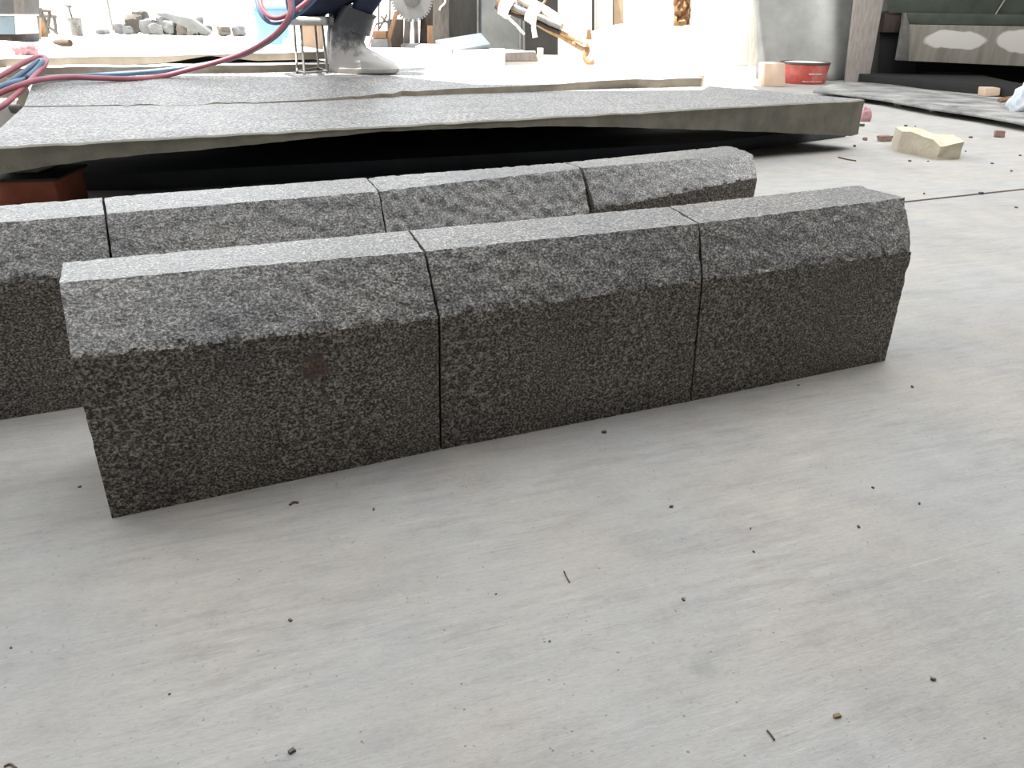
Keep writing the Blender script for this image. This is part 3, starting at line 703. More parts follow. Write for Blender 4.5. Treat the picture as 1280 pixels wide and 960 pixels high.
# machine and cabinet at the far left
mach = thing('yard_machine', aty(5, 45, 15)*1, 'dark grey machine housing at the upper left corner above the blue grey box', 'machine'); mach.location.z = 0
panel('housing', [(-60, base_y(0, 15)), (18, base_y(0, 15)), (17, -20), (-60, -20)], 15, .8, M['yard_steel'], None, None).__class__
o = bpy.data.objects['housing']; o.parent = mach; o.location = Vector(o.location)-Vector(mach.location)
o = panel('post', [(19, base_y(20, 14.9)), (27, base_y(20, 14.9)), (24, -20), (16, -20)], 14.9, .12, M['yard_wood'], None, None); o.parent = mach; o.location = Vector(o.location)-Vector(mach.location)
cab = thing('blue_grey_cabinet', aty(10, 70, 13.4), 'blue grey box with a white side at the left edge of the yard', 'box'); cab.location.z = 0
def kid(o, par): o.parent = par; o.location = Vector(o.location)-Vector(par.location); return o
b = base_y(10, 13.4)
kid(panel('box_body', [(-50, 43), (19, 43), (17, 20), (-50, 20)], 13.4, .5, M['blue_grey'], None, None), cab)
kid(panel('side_panel', [(19.6, 43), (29, 42), (25.5, 18.5), (17.6, 18.5)], 13.4, .45, M['white_stone'], None, None), cab)
kid(panel('lid', [(-50, 20), (25.5, 19.5), (25.5, 18), (-50, 18)], 13.35, .52, M['white_stone'], None, None), cab)
kid(panel('plinth', [(-50, b), (14, b), (14, 43.2), (-50, 43.2)], 13.45, .4, M['brown_wood'], None, None), cab)
def crate(x0, x1, y0, Y, mat, label):
    t = thing('slatted_crate', aty((x0+x1)/2, 42, Y), label, 'crate'); b = base_y((x0+x1)/2, Y); t.location.z = 0
    for i in range(4):
        ya = y0+(b-y0)*i/4; yb = y0+(b-y0)*(i+.72)/4
        kid(panel('slat', [(x0, yb), (x1, yb), (x1, ya), (x0, ya)], Y, .03, mat, None, None, .002), t)
    for x in (x0+.6, x1-2.2): kid(panel('corner_post', [(x, b), (x+1.6, b), (x+1.6, y0), (x, y0)], Y+.04, .35, mat, None, None, .002), t)
    return t
crate(28, 40, 22, 16.5, M['yard_box'], 'pinkish slatted crate beside the blue grey box')
crate(41, 50, 24, 18, M['card'], 'pale orange slatted crate left of the tangle of poles')
# trestle of poles
tr = thing('pole_trestle', aty(60, 38, 18), 'small trestle of brown sticks standing in the bright yard', 'trestle'); tr.location.z = 0
for (x0, y0), (x1, y1), r in [((50, 10), (61, 42), .035), ((52, 13), (63, 14), .03), ((58, 42), (62, 16), .035), ((55, 20), (70, 21), .032), ((70, 42), (67, 19), .035), ((60, 33), (72, 42), .032), ((30, 15), (50, 14), .035), ((46, 42), (52, 14), .035)]:
    mb = MB(); p0 = aty(x0, y0, 18); p1 = aty(x1, y1, 18); p0.z = max(p0.z, r); p1.z = max(p1.z, r); mb.tube([p0, p0.lerp(p1, .5)+Vector((0, .02, 0)), p1], r, 8); mb.build('pole', M['yard_wood'], tr, 1)
# bucket with a tap-like tool
def bucket(x0, x1, y0, Y, mat, label, cat='bucket'):
    t = thing('bucket', aty((x0+x1)/2, 40, Y), label, cat); t.location.z = 0
    a = aty(x0, y0, Y); c = aty(x1, y0, Y); r = (c.x-a.x)/2; h = a.z; mb = MB()
    mb.lathe((0, 0, 0), [(r*.86, 0), (r*.88, .01), (r*.98, h-.03), (r*1.04, h-.025), (r*1.04, h), (r*.95, h), (r*.84, .03)], 36)
    for v in mb.v: v.x += (a.x+c.x)/2; v.y += Y+r
    mb.build('bucket_body', mat, t, .7)
    mb = MB(); q = [Vector(((a.x+c.x)/2+r*1.02*math.cos(k*math.pi/12), Y+r, h-.02-.35*r*math.sin(k*math.pi/12))) for k in range(13)]
    q = [v+Vector((0, -r*1.05*math.sin(k*math.pi/12), 0)) for k, v in enumerate(q)]
    mb.tube(q, .006, 8); mb.build('handle', M['steel'], t, 1)
    return t, h, r, Vector(((a.x+c.x)/2, Y+r, 0))
t, h, r, c = bucket(80.5, 96, 22, 19, M['steel'], 'grey metal bucket standing in the bright yard')
tool = thing('hand_tool', c, 'dark hand tool standing in the grey bucket in the yard', 'tool')
mb = MB(); mb.tube([c+Vector((-.02, 0, .03)), c+Vector((-.02, 0, h*.6)), aty(86, 10, c.y)], .02, 8); mb.build('shaft', M['dark_steel'], tool, 1)
mb = MB(); mb.tube([aty(80, 5.5, c.y), aty(85, 8, c.y), aty(89, 8, c.y)], [.015, .03, .03], 8); mb.build('grip', M['dark_steel'], tool, 1)
tag(rock('yard_stone', (aty(98, 36, 19).x, 19, 0), (.09, .12, aty(98, 33.5, 19).z*1.2), M['pebble'], 8, .3), 'small dark stone beside the grey bucket in the yard', 'stone')
mb = MB(); f = aty(134, 0, 24); mb.tube([(f.x, 24, 0), (f.x, 24, 1.2), (f.x-.05, 24, 4)], .03, 10); tag(mb.build('slim_pole', M['steel'], None, 1), 'thin upright pole in the bright yard behind the rubble', 'pole')
# dark stick and pink rag
rrU = on2(300, 91.5)+SN*.17
za = atp(180, 71.5, rrU, SN).z
mb = MB(); mb.tube([atz(69, 52.5, za+.02), atz(78, 53.5, za+.02), atz(88, 53.8, za+.02)], [.014, .022, .02], 8); tag(mb.build('stick', M['twig'], None, 1), 'short dark stick on the upper pale slab near the yard', 'stick')
def rag(c, s, mat, label, seed, name='rag', hh=.5):
    bm = bmesh.new(); bmesh.ops.create_icosphere(bm, subdivisions=4, radius=1)
    for v in bm.verts:
        q = v.co.copy(); q *= 1+.38*fbm(q, 1.6, seed)+.16*fbm(q, 5, seed+1); v.co = Vector(c)+Vector((q.x*s, q.y*s*.8, max(0, q.z+.35)*s*hh))
    me = bpy.data.meshes.new(name); bm.to_mesh(me); bm.free(); me.materials.append(mat); [setattr(p, 'use_smooth', True) for p in me.polygons]
    o = bpy.data.objects.new(name, me); COL.objects.link(o); recentre(o); tag(o, label, name); return o
p = atz(32, 69, za+.003); rag(p, .05, M['pink'], 'crumpled pink brown rag at the left above the hose loop', 4, hh=.9)
p = atz(12, 68, za+.003); tag(rock('stone_offcut', p, (.12, .1, .06), M['white_stone'], 31, .2, 2, .1, .2), 'white stone piece at the left edge above the hose loop', 'stone')

# rubble heap, stone by stone
rub = [(150, 36, 12, 8), (160, 38, 10, 6), (168, 30, 16, 14), (176, 24, 14, 10), (184, 34, 14, 12), (196, 37, 14, 9), (205, 30, 14, 12), (214, 36, 16, 10), (222, 26, 12, 9), (232, 36, 18, 10), (246, 30, 12, 11), (243, 37, 14, 9), (256, 37, 14, 7), (128, 40, 12, 4), (280, 38, 16, 5), (298, 36, 12, 5), (190, 30, 10, 8), (238, 30, 14, 9)]
YR = 20.5
RG = 'stones of the rubble heap'
for i, (x, y, w, h) in enumerate(sorted(rub, key=lambda q: -q[1])):
    sc = YR*.93/960; p = aty(x, y, YR+(40-y)*.07); zc = max(0, aty(x, y+h*.4, p.y).z)
    o = rock('rubble_stone', (p.x, p.y, 0), (w*sc*1.12, w*sc*.9, (zc+h*sc)*1.0), [M['grey_stone'], M['yard_sheet'], M['yard_wood']][i % 3], i+40, random.random()*3, 2, .3, .45)
    tag(o, 'pale grey stone in the rubble heap out in the bright yard', 'stone', RG)
panel('long_stone_plank', [(193, 17), (204, 16), (240, 24), (262, 40), (258, 44), (236, 36)], 19.6, .25, M['yard_sheet'], 'long pale stone strip leaning across the rubble heap in the yard', 'stone strip', .01)
# yard wall far behind
def wall(name, a, b, h, th, mat):
    mb = MB(); a = Vector(a); b = Vector(b); d = (b-a).normalized(); n = Vector((-d.y, d.x, 0))*th
    mb.prism([a, b, b+n, a+n], (0, 0, h)); return struct(mb.build(name, mat))
wall('wall_yard', (-40, 34, 0), (2, 34, 0), 2.6, .2, M['plaster'])
# blue bin, beige box behind the stool
bt = thing('blue_bin', aty(340, 48, 15.5), 'light blue plastic bin in the yard behind the hose loop', 'bin'); bt.location.z = 0
b = base_y(340, 15.5); zb_ = 0
pts = [(322, b), (357, b), (364, 8), (316, 8)]
kid(panel('bin_body', pts, 15.5, .4, M['light_blue'], None, None, .02), bt)
kid(panel('rim', [(314.5, 11), (365.5, 11), (365.5, 7), (314.5, 7)], 15.45, .46, M['light_blue'], None, None, .006), bt)
bx = thing('cardboard_box', aty(388, 55, 13.6), 'beige cardboard box seen between the legs of the stool', 'box'); bx.location.z = 0
b = base_y(388, 13.6)
kid(panel('box_body', [(375.5, b), (399, b), (399, 32), (375.5, 32)], 13.6, .3, M['yard_box'], None, None, .006), bx)
kid(panel('flap', [(374, 32.5), (400, 32.5), (402, 28), (373, 28)], 13.55, .012, M['card'], None, None, .002), bx)
tag(rock('stone_offcut', (aty(360, 49, 14.2).x, 14.2, 0), (.16, .3, aty(360, 47.5, 14.2).z*1.0), M['cream_stone'], 71, .2, 2, .08, .15), 'cream stone piece between the blue bin and the stool', 'stone')

# ------------------------------------------------------------------ saw blade and clutter behind the boot
YW = 13.2; YW2 = 12.0
blade = thing('circular_saw_disc', aty(514.5, 30, YW-.1), 'large worn circular saw blade with toothed rim above the trestle', 'saw blade')
c = aty(514.5, -2, YW-.1); r = (aty(541, -2, YW-.1).x-aty(488, -2, YW-.1).x)/2
blade.location.z = c.z-r
n = 44; outl = []
for k in range(n):
    a0 = 2*math.pi*k/n; w = 2*math.pi/n
    for da, rr_ in ((0, .9), (.30, .9), (.32, 1.), (.98, 1.)): outl.append((a0+w*da, rr_*r))
hole = .07
vs = []; fs = []
for yy in (0, .008):
    vs += [(c.x+q*math.cos(a), c.y+yy, c.z+q*math.sin(a)) for a, q in outl]+[(c.x+hole*math.cos(a), c.y+yy, c.z+hole*math.sin(a)) for a, q in outl]
m_ = len(outl)
for k in range(m_):
    j = (k+1) % m_
    fs += [(k, j, m_+j, m_+k), (2*m_+k, 3*m_+k, 3*m_+j, 2*m_+j), (k, 2*m_+k, 2*m_+j, j), (m_+k, m_+j, 3*m_+j, 3*m_+k)]
link('toothed_disc', vs, fs, M['saw'], blade)
mb = MB(); mb.lathe((0, 0, 0), [(.03, 0), (.12, 0), (.12, .03), (.03, .03)], 32)
mb.v = [Vector((c.x+v.x, c.y-.032+v.z, c.z+v.y)) for v in mb.v]; mb.build('flange', M['dark_steel'], blade, .6)
stand = thing('saw_stand', aty(515, 57, YW), 'pale two legged stand carrying the circular saw blade', 'stand'); stand.location.z = 0
b = base_y(515, YW)
kid(panel('leg', [(503.5, b), (510.5, b), (513, 15), (506, 15)], YW, .12, M['yard_wood'], None, None), stand)
kid(panel('leg', [(518.5, b), (523, b), (521, 15), (516, 15)], YW, .12, M['yard_wood'], None, None), stand)
kid(panel('crossbar', [(503, 8), (524, 8), (524, 3), (503, 3)], YW+.0, .12, M['yard_wood'], None, None), stand)
mb = MB(); mb.tube([(c.x, YW-.1, c.z), (c.x, YW+.3, c.z)], .035, 12); mb.build('axle', M['dark_steel'], stand, 1)
panel('stone_footing', [(499, base_y(510, YW-.15)), (526, base_y(510, YW-.15)), (524, 54), (501, 55)], YW-.15, .4, M['grey_stone'], 'grey stone footing under the saw stand', 'footing', .02)
upright('leaning_plank', 478, 483, 14, YW-.2, .06, M['wood'], 'brown timber plank leaning beside the saw blade', 'plank', 15)
upright('dark_board', 524, 540, 4, YW+.1, .05, M['brown_wood'], 'dark brown board standing right of the saw stand', 'board', 2)
upright('dark_board', 484, 504, 24, YW+.5, .05, M['brown_wood'], 'low dark brown board left of the saw stand, behind the leaning plank', 'board', 0)
upright('ochre_board', 534, 542, 32, YW-.1, .03, M['wood'], 'small ochre board low down right of the saw stand', 'board', 0)
panel('timber_beam', [(466, 48), (482, 48), (482, 39), (466, 39)], YW-.25, .5, M['wood'], None, None)
o = bpy.data.objects['timber_beam']; tag(o, 'short orange brown timber beam on blocks right of the boot', 'beam')
b = base_y(474, YW-.25); panel('stone_offcut', [(462, b), (486, b), (484, 48.3), (464, 48.3)], YW-.25, .4, M['grey_stone'], 'grey stone block under the short orange brown beam', 'stone', .015)
rack = thing('pipe_rack', aty(470, 55, YW), 'thin metal rack with crossed bars behind the grey boot', 'rack'); rack.location.z = 0
for (x0, y0), (x1, y1) in [((473, 58), (474, -20)), ((461, 58), (470, 30)), ((470, 30), (486, 26)), ((476, 20), (488, 32)), ((474, 36), (484, 18)), ((466, 58), (470, 38)), ((486, 60), (488, -20))]:
    mb = MB(); p0 = aty(x0, y0, YW); p1 = aty(x1, y1, YW); p0.z = max(.012, p0.z); p1.z = max(.012, p1.z); mb.tube([p0, p0.lerp(p1, .5), p1], .014, 8); mb.build('bar', M['dark_steel'] if x0 > 468 else M['pink'], rack, 1)
# hook of white wire
mb = MB(); mb.tube(catmull([aty(557, -2, YW2-.213), aty(556, 4, YW2-.213), aty(551, 9, YW2-.213), aty(549.5, 13, YW2-.213)], 5), .012, 8); tag(mb.build('wire_hook', M['rope'], None, 1), 'bent white wire hook against the dark boards', 'hook')

# ------------------------------------------------------------------ boards, sheets and columns of the shed's far side

upright('dark_board', 541, 561, -40, YW2-.2, .05, M['yard_wood'], 'tall grey brown board right of the saw blade with a wire hook before it', 'board')
upright('dark_board', 561, 597, -40, YW2, .06, M['sheet_dark'], 'tall dark board between the grey brown board and the metal sheet', 'board')
upright('metal_strip', 596, 598.6, -40, YW2-.05, .04, M['steel'], 'thin upright metal strip beside the dark board', 'strip')
upright('metal_strip', 599, 602, -40, YW2+.05, .04, M['blue_grey'], 'dark blue upright strip left of the grey metal sheet', 'strip')
sh = thing('metal_sheet', aty(630, 66, YW2-.3), 'grey metal sheet with ribbed edge behind the bamboo bundle', 'metal sheet'); sh.location.z = 0
b = base_y(630, YW2-.3)
kid(panel('sheet', [(602, b), (652, b), (650, -40), (602, -40)], YW2-.3, .02, M['yard_sheet'], None, None, .002), sh)
for x in (649, 653.5): kid(panel('rib', [(x, b), (x+3, b), (x+2, -40), (x-1, -40)], YW2-.33, .05, M['yard_sheet'], None, None, .006), sh)
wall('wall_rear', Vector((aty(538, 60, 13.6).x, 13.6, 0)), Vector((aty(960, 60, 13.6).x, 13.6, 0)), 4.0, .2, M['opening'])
upright('plastered_column', 699, 740, -40, YW2-.6, .35, M['plaster'], 'white plastered column behind the low end of the bamboo bundle', 'column', 0, .01)
upright('grey_column', 745, 766, -40, YW2-.3, .25, M['plaster'], 'narrow pale column right of the white plastered column', 'column', 0, .01)
upright('cardboard_sheet', 767, 781, -40, YW2-.2, .02, M['tan_card'], 'strip of tan cardboard right of the narrow pale column', 'cardboard')
upright('white_board', 780, 864, -40, YW2-.5, .05, M['plaster'], 'large white board standing behind the white powder heap', 'board', 0, .006)
upright('white_board', 864.5, 940, -40, YW2-.6, .06, M['plaster'], 'pale timber boarding behind the right side of the powder heap', 'board', 0, .006)
upright('white_board', 938, 951, -40, YW2-.75, .08, M['pale_wood'], 'narrow pale upright plank at the edge of the grey leaning sheet', 'plank', 0, .006)
# torn cardboard
mb = MB(); rows = 14; cols = 8; Yc = YW2-.7
vs = []; 
for i in range(rows+1):
    for j in range(cols+1):
        x = 843+(20*j/cols)+1.2*fbm((i*.3, j*.5, 0), 1, 3)*(1 if j in (0, cols) else .3); y = -30+62*i/rows-(2*j/cols)+(2.5*fbm((j*.9, 1, 0), 1, 5) if i == rows else 0)
        p = aty(x, y, Yc); p.y += .11*fbm((i*.55, j*.55, 2), 1, 7); vs.append(p)
fs = [(i*(cols+1)+j, i*(cols+1)+j+1, (i+1)*(cols+1)+j+1, (i+1)*(cols+1)+j) for i in range(rows) for j in range(cols)]
mb.add(vs, fs); o = mb.build('torn_cardboard', M['card'], None, .8); md = o.modifiers.new('thick', 'SOLIDIFY'); md.thickness = .006
tag(o, 'crumpled brown cardboard hanging above the white powder heap', 'cardboard')
# powder heap
mb = MB(); nx, ny = 70, 26; vs = []
x0 = aty(690, 80, 7.2).x; x1 = aty(945, 80, 7.2).x
for j in range(ny+1):
    for i in range(nx+1):
        u = i/nx; v = j/ny; x = x0+(x1-x0)*u; y = 6.2+2.1*v
        prof = math.sin(math.pi*min(1, u*1.0))**.6 if 0 < u < 1 else 0
        h = (.10+.52*v**.9)*prof*(1-.25*u)*min(1, v*6)
        h += .05*fbm((x, y, 0), 2.2, 4)*min(1, v*5)*prof+.018*fbm((x, y, 0), 9, 6)*min(1, v*5)*prof
        vs.append((x, y, max(0, h)))
fs = [(j*(nx+1)+i, j*(nx+1)+i+1, (j+1)*(nx+1)+i+1, (j+1)*(nx+1)+i) for j in range(ny) for i in range(nx)]
o = link('powder_heap', vs, fs, M['powder'], None, None, 2, recalc=False)
tag(o, 'heap of white stone powder in full sun behind the second granite slab', 'powder heap', kind='stuff')
# white blocks behind the boot
for (x0, y0, x1, y1, Y, d, L_) in [(519, 57.5, 566, 78, 6.8, .5, 'white stone block behind the boot toe, left of the longer one'), (566, 63.5, 626, 79, 6.6, .6, 'long low white stone block between the boot and the bamboo bundle'), (440, 62, 520, 80, 7.0, .5, 'white stone block just behind the grey boot')]:
    c0 = aty(x0, y0, Y); c1 = aty(x1, y0, Y)
    mb = MB(); mb.prism([(c0.x, Y, 0), (c1.x, Y, 0), (c1.x+.03, Y+d, 0), (c0.x-.02, Y+d, 0)], (0, 0, c0.z)); tag(mb.build('stone_block', M['white_stone'], None, .6, .012), L_, 'stone block')
# pale blue slab on the blocks
mb = MB(); Yq = 7.0
zt_ = aty(540, 57, 7.0).z
p = [aty(544, 50, 7.2), aty(567, 63.0, 6.75), aty(613, 55, 7.0), aty(601, 41, 7.6)]
mb.prism(p, (0, 0.02, -.035)); M['plate'] = simple('blue_grey_slate', (.135, .16, .18), (.10, .12, .135), .6, 5, bmp=.1)
tag(mb.build('blue_grey_plate', M['plate'], None, .6, .004), 'blue grey square plate lying tilted on the white blocks', 'plate')
tag(rock('sack', (aty(636, 70, 7.75).x, 7.75, 0), (.45, .35, aty(625, 60, 7.7).z*.86), M['pale_slab'], 91, 0, 3, .1, .6), 'pale slumped sack behind the long low white block', 'sack')
b = base_y(650, 7.2); panel('timber_beam', [(624, 76), (672, 76), (670, 65), (626, 66)], 7.2, .3, M['grey_wood'], 'grey weathered beam end right of the long white block', 'beam', .01)
panel('stone_offcut', [(622, b), (675, b), (672, 76.2), (624, 76.2)], 7.22, .28, M['white_stone'], 'white stone under the grey weathered beam end', 'stone', .012)
mb = MB(); p = aty(675, 74, 7.3); mb.tube([(p.x, 7.3, 0), (p.x, 7.3, aty(675, 60, 7.3).z)], .028, 12); tag(mb.build('wooden_peg', M['pale_wood'], None, .8), 'short pale upright peg below the bamboo bundle', 'peg')

# bamboo bundle tied with white rope
YBm = 6.9
bun = thing('pole_bundle', aty(740, 82, YBm), 'slanting bundle of bamboo and timber poles tied with white rope', 'pole bundle'); bun.location.z = max(0, bun.location.z)
def pole(a, b, r, mat, dy=0., par=bun, name='pole'):
    mb = MB(); p0 = aty(a[0], a[1], YBm+.25+dy); p1 = aty(b[0], b[1], YBm-.05+dy); mb.tube([p0.lerp(p1, k/6)+Vector((0, 0, .004*math.sin(k*2))) for k in range(7)], [r*(1+.06*(k % 2)) for k in range(7)], 12); return mb.build(name, mat, par, 1)
pole((634, -14), (706, 30), .042, M['pale_wood'], .02)
pole((626, 2), (702, 33), .026, M['steel'], -.03)
pole((620, 8), (700, 40), .020, M['brown_wood'], .02)
pole((640, 14), (736, 56), .016, M['bamboo'], -.06)
pole((655, 20), (730, 62), .020, M['bamboo'], 0)
pole((690, 33), (734, 55), .020, M['pale_wood'], -.06)
pole((628, 14), (655, 42), .010, M['pale_wood'], -.1)
mb = MB(); a = aty(624, 6, YBm+.2); mb.lathe((0, 0, 0), [(.03, 0), (.062, .0), (.062, .05), (.05, .055), (.03, .05)], 20); mb.v = [a+Vector((v.z-.02, v.x, v.y)) for v in mb.v]; mb.build('pipe_mouth', M['wood'], bun, 1)
for (cx, cy, r, yy) in ((634, 8, .075, .2), (668, 17, .072, .1)):
    c = aty(cx, cy, YBm+yy); ax = Vector((.75, -.2, -.45)).normalized(); e1 = ax.orthogonal().normalized(); e2 = ax.cross(e1)
    mb = MB()
    for q in range(4):
        mb.tube([c+ax*(q*.024-.036)+(e1*math.cos(k*math.pi/10)+e2*math.sin(k*math.pi/10))*r for k in range(21)], .014, 8)
    o = mb.build('rope_binding', M['rope'], bun, 2)
mb = MB(); mb.tube(catmull([aty(668, 24, YBm-.02), aty(667, 34, YBm-.03), aty(669, 47, YBm-.03)], 5), [.018]*5+[.02]*5+[.024], 10); mb.build('rope_end', M['rope'], bun, 2)
mb = MB(); mb.tube(catmull([aty(631, 12, YBm), aty(630, 17, YBm), aty(632, 22, YBm)], 5), .014, 10); mb.build('rope_end', M['rope'], bun, 2)
mb = MB(); mb.tube(catmull([aty(672, 8, YBm+.1), aty(679, 4, YBm+.1), aty(682, -3, YBm+.1), aty(678, -12, YBm+.1)], 5), .009, 8); mb.build('loose_cord', M['bamboo'], bun, 2)
# rusty bracket foot of the bundle
mb = MB(); mb.tube(catmull([aty(733, 54, YBm-.05), aty(734, 64, YBm-.08), aty(731, 72, YBm-.1), aty(737, 79, YBm-.14), aty(742, 77, YBm-.16)], 5), .022, 8); mb.build('foot_bracket', M['card'], bun, 1)
for (x, y, s) in ((735, 44, 0), (752, 48, 1)):
    p0 = aty(x, y+8, 6.95); 
panel('wood_scrap', [(733, 50), (741, 50), (738, 36), (734, 38)], 7.0, .05, M['card'], 'rusty brown wood scrap upright on the powder heap below the column', 'wood scrap')
mb = MB(); mb.tube([aty(740, 49, 6.95), aty(750, 48, 6.95), aty(758, 42, 7.0)], [.02, .028, .012], 8); tag(mb.build('wood_scrap', M['pale_wood'], None, 1), 'pale splintered wood scrap on the powder heap right of the rusty one', 'wood scrap')
Yt = 5.5; q = [aty(864, 94, Yt), aty(882, 95, Yt), aty(871, 79.5, Yt+.05)]; mb = MB()
bz = [Vector((q[0].x, Yt, 0)), Vector((q[1].x, Yt+.02, 0)), Vector((q[1].x-.01, Yt+.13, 0)), Vector((q[0].x+.02, Yt+.12, 0))]; mid = [Vector((p.x, p.y, q[0].z)) for p in bz]
mb.add(bz+mid+[q[2]], [(3, 2, 1, 0), (0, 1, 5, 4), (1, 2, 6, 5), (2, 3, 7, 6), (3, 0, 4, 7), (4, 5, 8), (5, 6, 8), (6, 7, 8), (7, 4, 8)])
tag(mb.build('stone_offcut', M['cream_stone'], None, .5, .004), 'small pointed tan stone at the right end of the second slab', 'stone')

# ------------------------------------------------------------------ right hand side
YP = 8.9
lean = thing('leaning_sheet', aty(1010, 105, YP), 'tall grey metal sheet leaning behind the red drum', 'metal sheet'); lean.location.z = 0
vs = []; nu = 40; nv = 16
b = base_y(1010, YP)
for j in range(nv+1):
    for i in range(nu+1):
        u = i/nu; v = j/nv
        p = aty(945+(1076-945)*u+v*14*u, b-(b+60)*v, YP); p.z = max(0, p.z); p.y += .16*v+.05*math.sin(u*5.2)*(.4+.6*v)-.10*math.exp(-((u-.68)/.10)**2); vs.append(p)
fs = [(j*(nu+1)+i, j*(nu+1)+i+1, (j+1)*(nu+1)+i+1, (j+1)*(nu+1)+i) for j in range(nv) for i in range(nu)]
o = link('sheet', vs, fs, M['sheet_grey'], lean, None, 2, recalc=False); md = o.modifiers.new('thick', 'SOLIDIFY'); md.thickness = .008; md.offset = 1
mb = MB(); mb.tube([aty(1066, b-4, YP-.05), aty(1086, -50, YP+.12)], .018, 8); mb.build('edge_rod', M['steel'], lean, 1)
panel('grey_plank', [(1057, base_y(1070, YP-.25)), (1086, base_y(1070, YP-.25)), (1120, -50), (1080, -50)], YP-.25, .05, M['grey_wood'], 'wide grey wooden plank leaning right of the metal sheet', 'plank', .006, None, .10)
# beige block and red drum
b = base_y(968, 7.9)
panel('stone_block', [(955, b), (982, b), (982, 79), (956, 79)], 7.9, .22, M['beige'], 'beige square stone block left of the red drum', 'stone block', .015)
dr = thing('red_drum', atz(1016, 106), 'faded red cut down drum holding white paste, before the metal sheet', 'drum')
yd = dr.location.y; a = aty(985.5, 79, yd); c = aty(1047, 80, yd); r = (c.x-a.x)/2; h = a.z; cc = Vector(((a.x+c.x)/2, yd+r*.95, 0))
mb = MB(); mb.lathe(cc, [(r*.90, .0), (r*.93, .012), (r*.95, h*.5), (r*.99, h-.012), (r*1.0, h), (r*.965, h), (r*.95, h-.03), (r*.90, .02)], 56); mb.build('drum_body', M['red'], dr, .7)
mb = MB(); mb.lathe(cc, [(r*1.0, h-.016), (r*1.014, h-.010), (r*1.014, h+.004), (r*.97, h+.006), (r*.96, h-.01)], 56); o = mb.build('rim', M['dark_steel'], dr, .8); o['label'] = 'dark rolled rim'
mb = MB(); mb.lathe(cc, [(r*.955, h-.028), (r*.955, h-.004), (r*.6, h+.008), (r*.1, h+.012)], 48); o = mb.build('paste', M['powder'], dr, 2); o['label'] = 'white paste filling the drum'
def lettering(z, a0, a1, hgt, seed):
    # faint illegible white print: strokes of one word
    rnd = random.Random(seed); mb = MB(); a = a0
    while a < a1:
        w = rnd.uniform(.025, .05)
        for q in range(rnd.choice((1, 2, 2))):
            aa = a+q*w*.55; hh = hgt*rnd.uniform(.75, 1)
            rr = r*.975+.004
            mb.prism([cc+Vector((rr*math.sin(x), -rr*math.cos(x), zz)) for x, zz in ((aa, z), (aa+w*.22, z), (aa+w*.22, z+hh), (aa, z+hh))], (0, .003, 0))
        mb.prism([cc+Vector((rr*math.sin(x), -rr*math.cos(x), zz)) for x, zz in ((a, z+hgt*.4), (a+w*.75, z+hgt*.4), (a+w*.75, z+hgt*.6), (a, z+hgt*.6))], (0, .003, 0))
        a += w+.018
    o = mb.build('printed_line', M['plaster'], dr); o['label'] = 'worn white print'
lettering(h*.46, -.10, .50, .018, 3); lettering(h*.12, -.30, .52, .012, 5)

# stone cutting bench at the far right
YM = 8.6
bench = thing('stone_machine', aty(1200, 105, YM), 'dark green machine bench with a white smeared apron at the right', 'machine'); bench.location.z = 0
def bpart(name, pts, Y, d, mat, bev=.006): return kid(panel(name, pts, Y, d, mat, None, None, bev), bench)
bpart('top_beam', [(1112, 16.5), (1420, 20), (1420, -60), (1116, -60)], YM+.1, .9, M['mach_green'])
bpart('lower_rail', [(1131, 30), (1420, 34), (1420, 20.5), (1132, 16)], YM, .1, M['mach_green'])
o = bpart('end_flange', [(1121.5, 75.5), (1136, 76), (1137, 31), (1133, 16), (1131.5, 16)], YM-.06, .06, M['steel'])
APO = [aty(1136, 76, YM-.05), aty(1420, 88, YM-.05)]
apn = bpart('apron', [(1122, 75.6), (1420, 89), (1420, 35), (1136, 30.5)], YM-.04, .05, M['steel'], .003)
wl = world_loc(apn); APR = []
for (x0, y0, x1, y1) in ((1155, 37, 1233, 63), (1250, 33, 1310, 68)):
    p = aty((x0+x1)/2, (y0+y1)/2, YM-.04)-wl; q0 = aty(x0, y0, YM-.04); q1 = aty(x1, y1, YM-.04)
    APR.append((p.x, p.z, abs(q1.x-q0.x)/2, abs(q0.z-q1.z)/2))
apn.data.materials[0] = apron(); apn['label'] = 'grey apron with two white smears'
b = base_y(1100, YM+.1)
bpart('leg', [(1103, 40.5), (1130, 40.5), (1132, 16), (1106, 16)], YM+.12, .2, M['brown_wood'])
bpart('leg', [(1096, b), (1145, b), (1145, 40), (1100, 40)], YM+.2, .35, M['shade_black'])
b = base_y(1260, YM+.75)
bpart('shade_back_plate', [(1090, b), (1430, b), (1430, -10), (1090, -10)], YM+.95, .06, M['shade_black'])  # near-black plate paints the unlit void behind the bench
bpart('shade_bed', [(1140, base_y(1240, YM+.4)), (1430, base_y(1240, YM+.4)), (1430, 98), (1140, 93)], YM+.5, .35, M['shade_black'])
mb = MB(); fp = [atz(1090, 106.5), atz(1150, 111), atz(1230, 118.5), atz(1330, 131)]
mb.prism(fp+[Vector((fp[-1].x+.6, 9.2, 0)), Vector((fp[0].x, 9.2, 0))], (0, 0, .085)); kid(mb.build('base', M['shade_black'], None, .6, .006), bench)  # black block placed where the floor under the bench is only shaded
mb = MB(); mb.tube([aty(1256, 0, YM+.08), aty(1236, 31, YM+.08)], .012, 8); mb.build('cable', M['steel'], bench, 1)
wall('wall_shade_right', (6.6, 10.6, 0), (6.6, -6, 0), 4.0, .2, M['wallm'])  # unseen wall added to shade the right side
wall('wall_rear_right', aty(960, 60, 10.6)+Vector((0, 0, -aty(960, 60, 10.6).z)), (6.6, 10.8, 0), 4.0, .2, M['wallm'])
p = atz(1242, 121); b = p
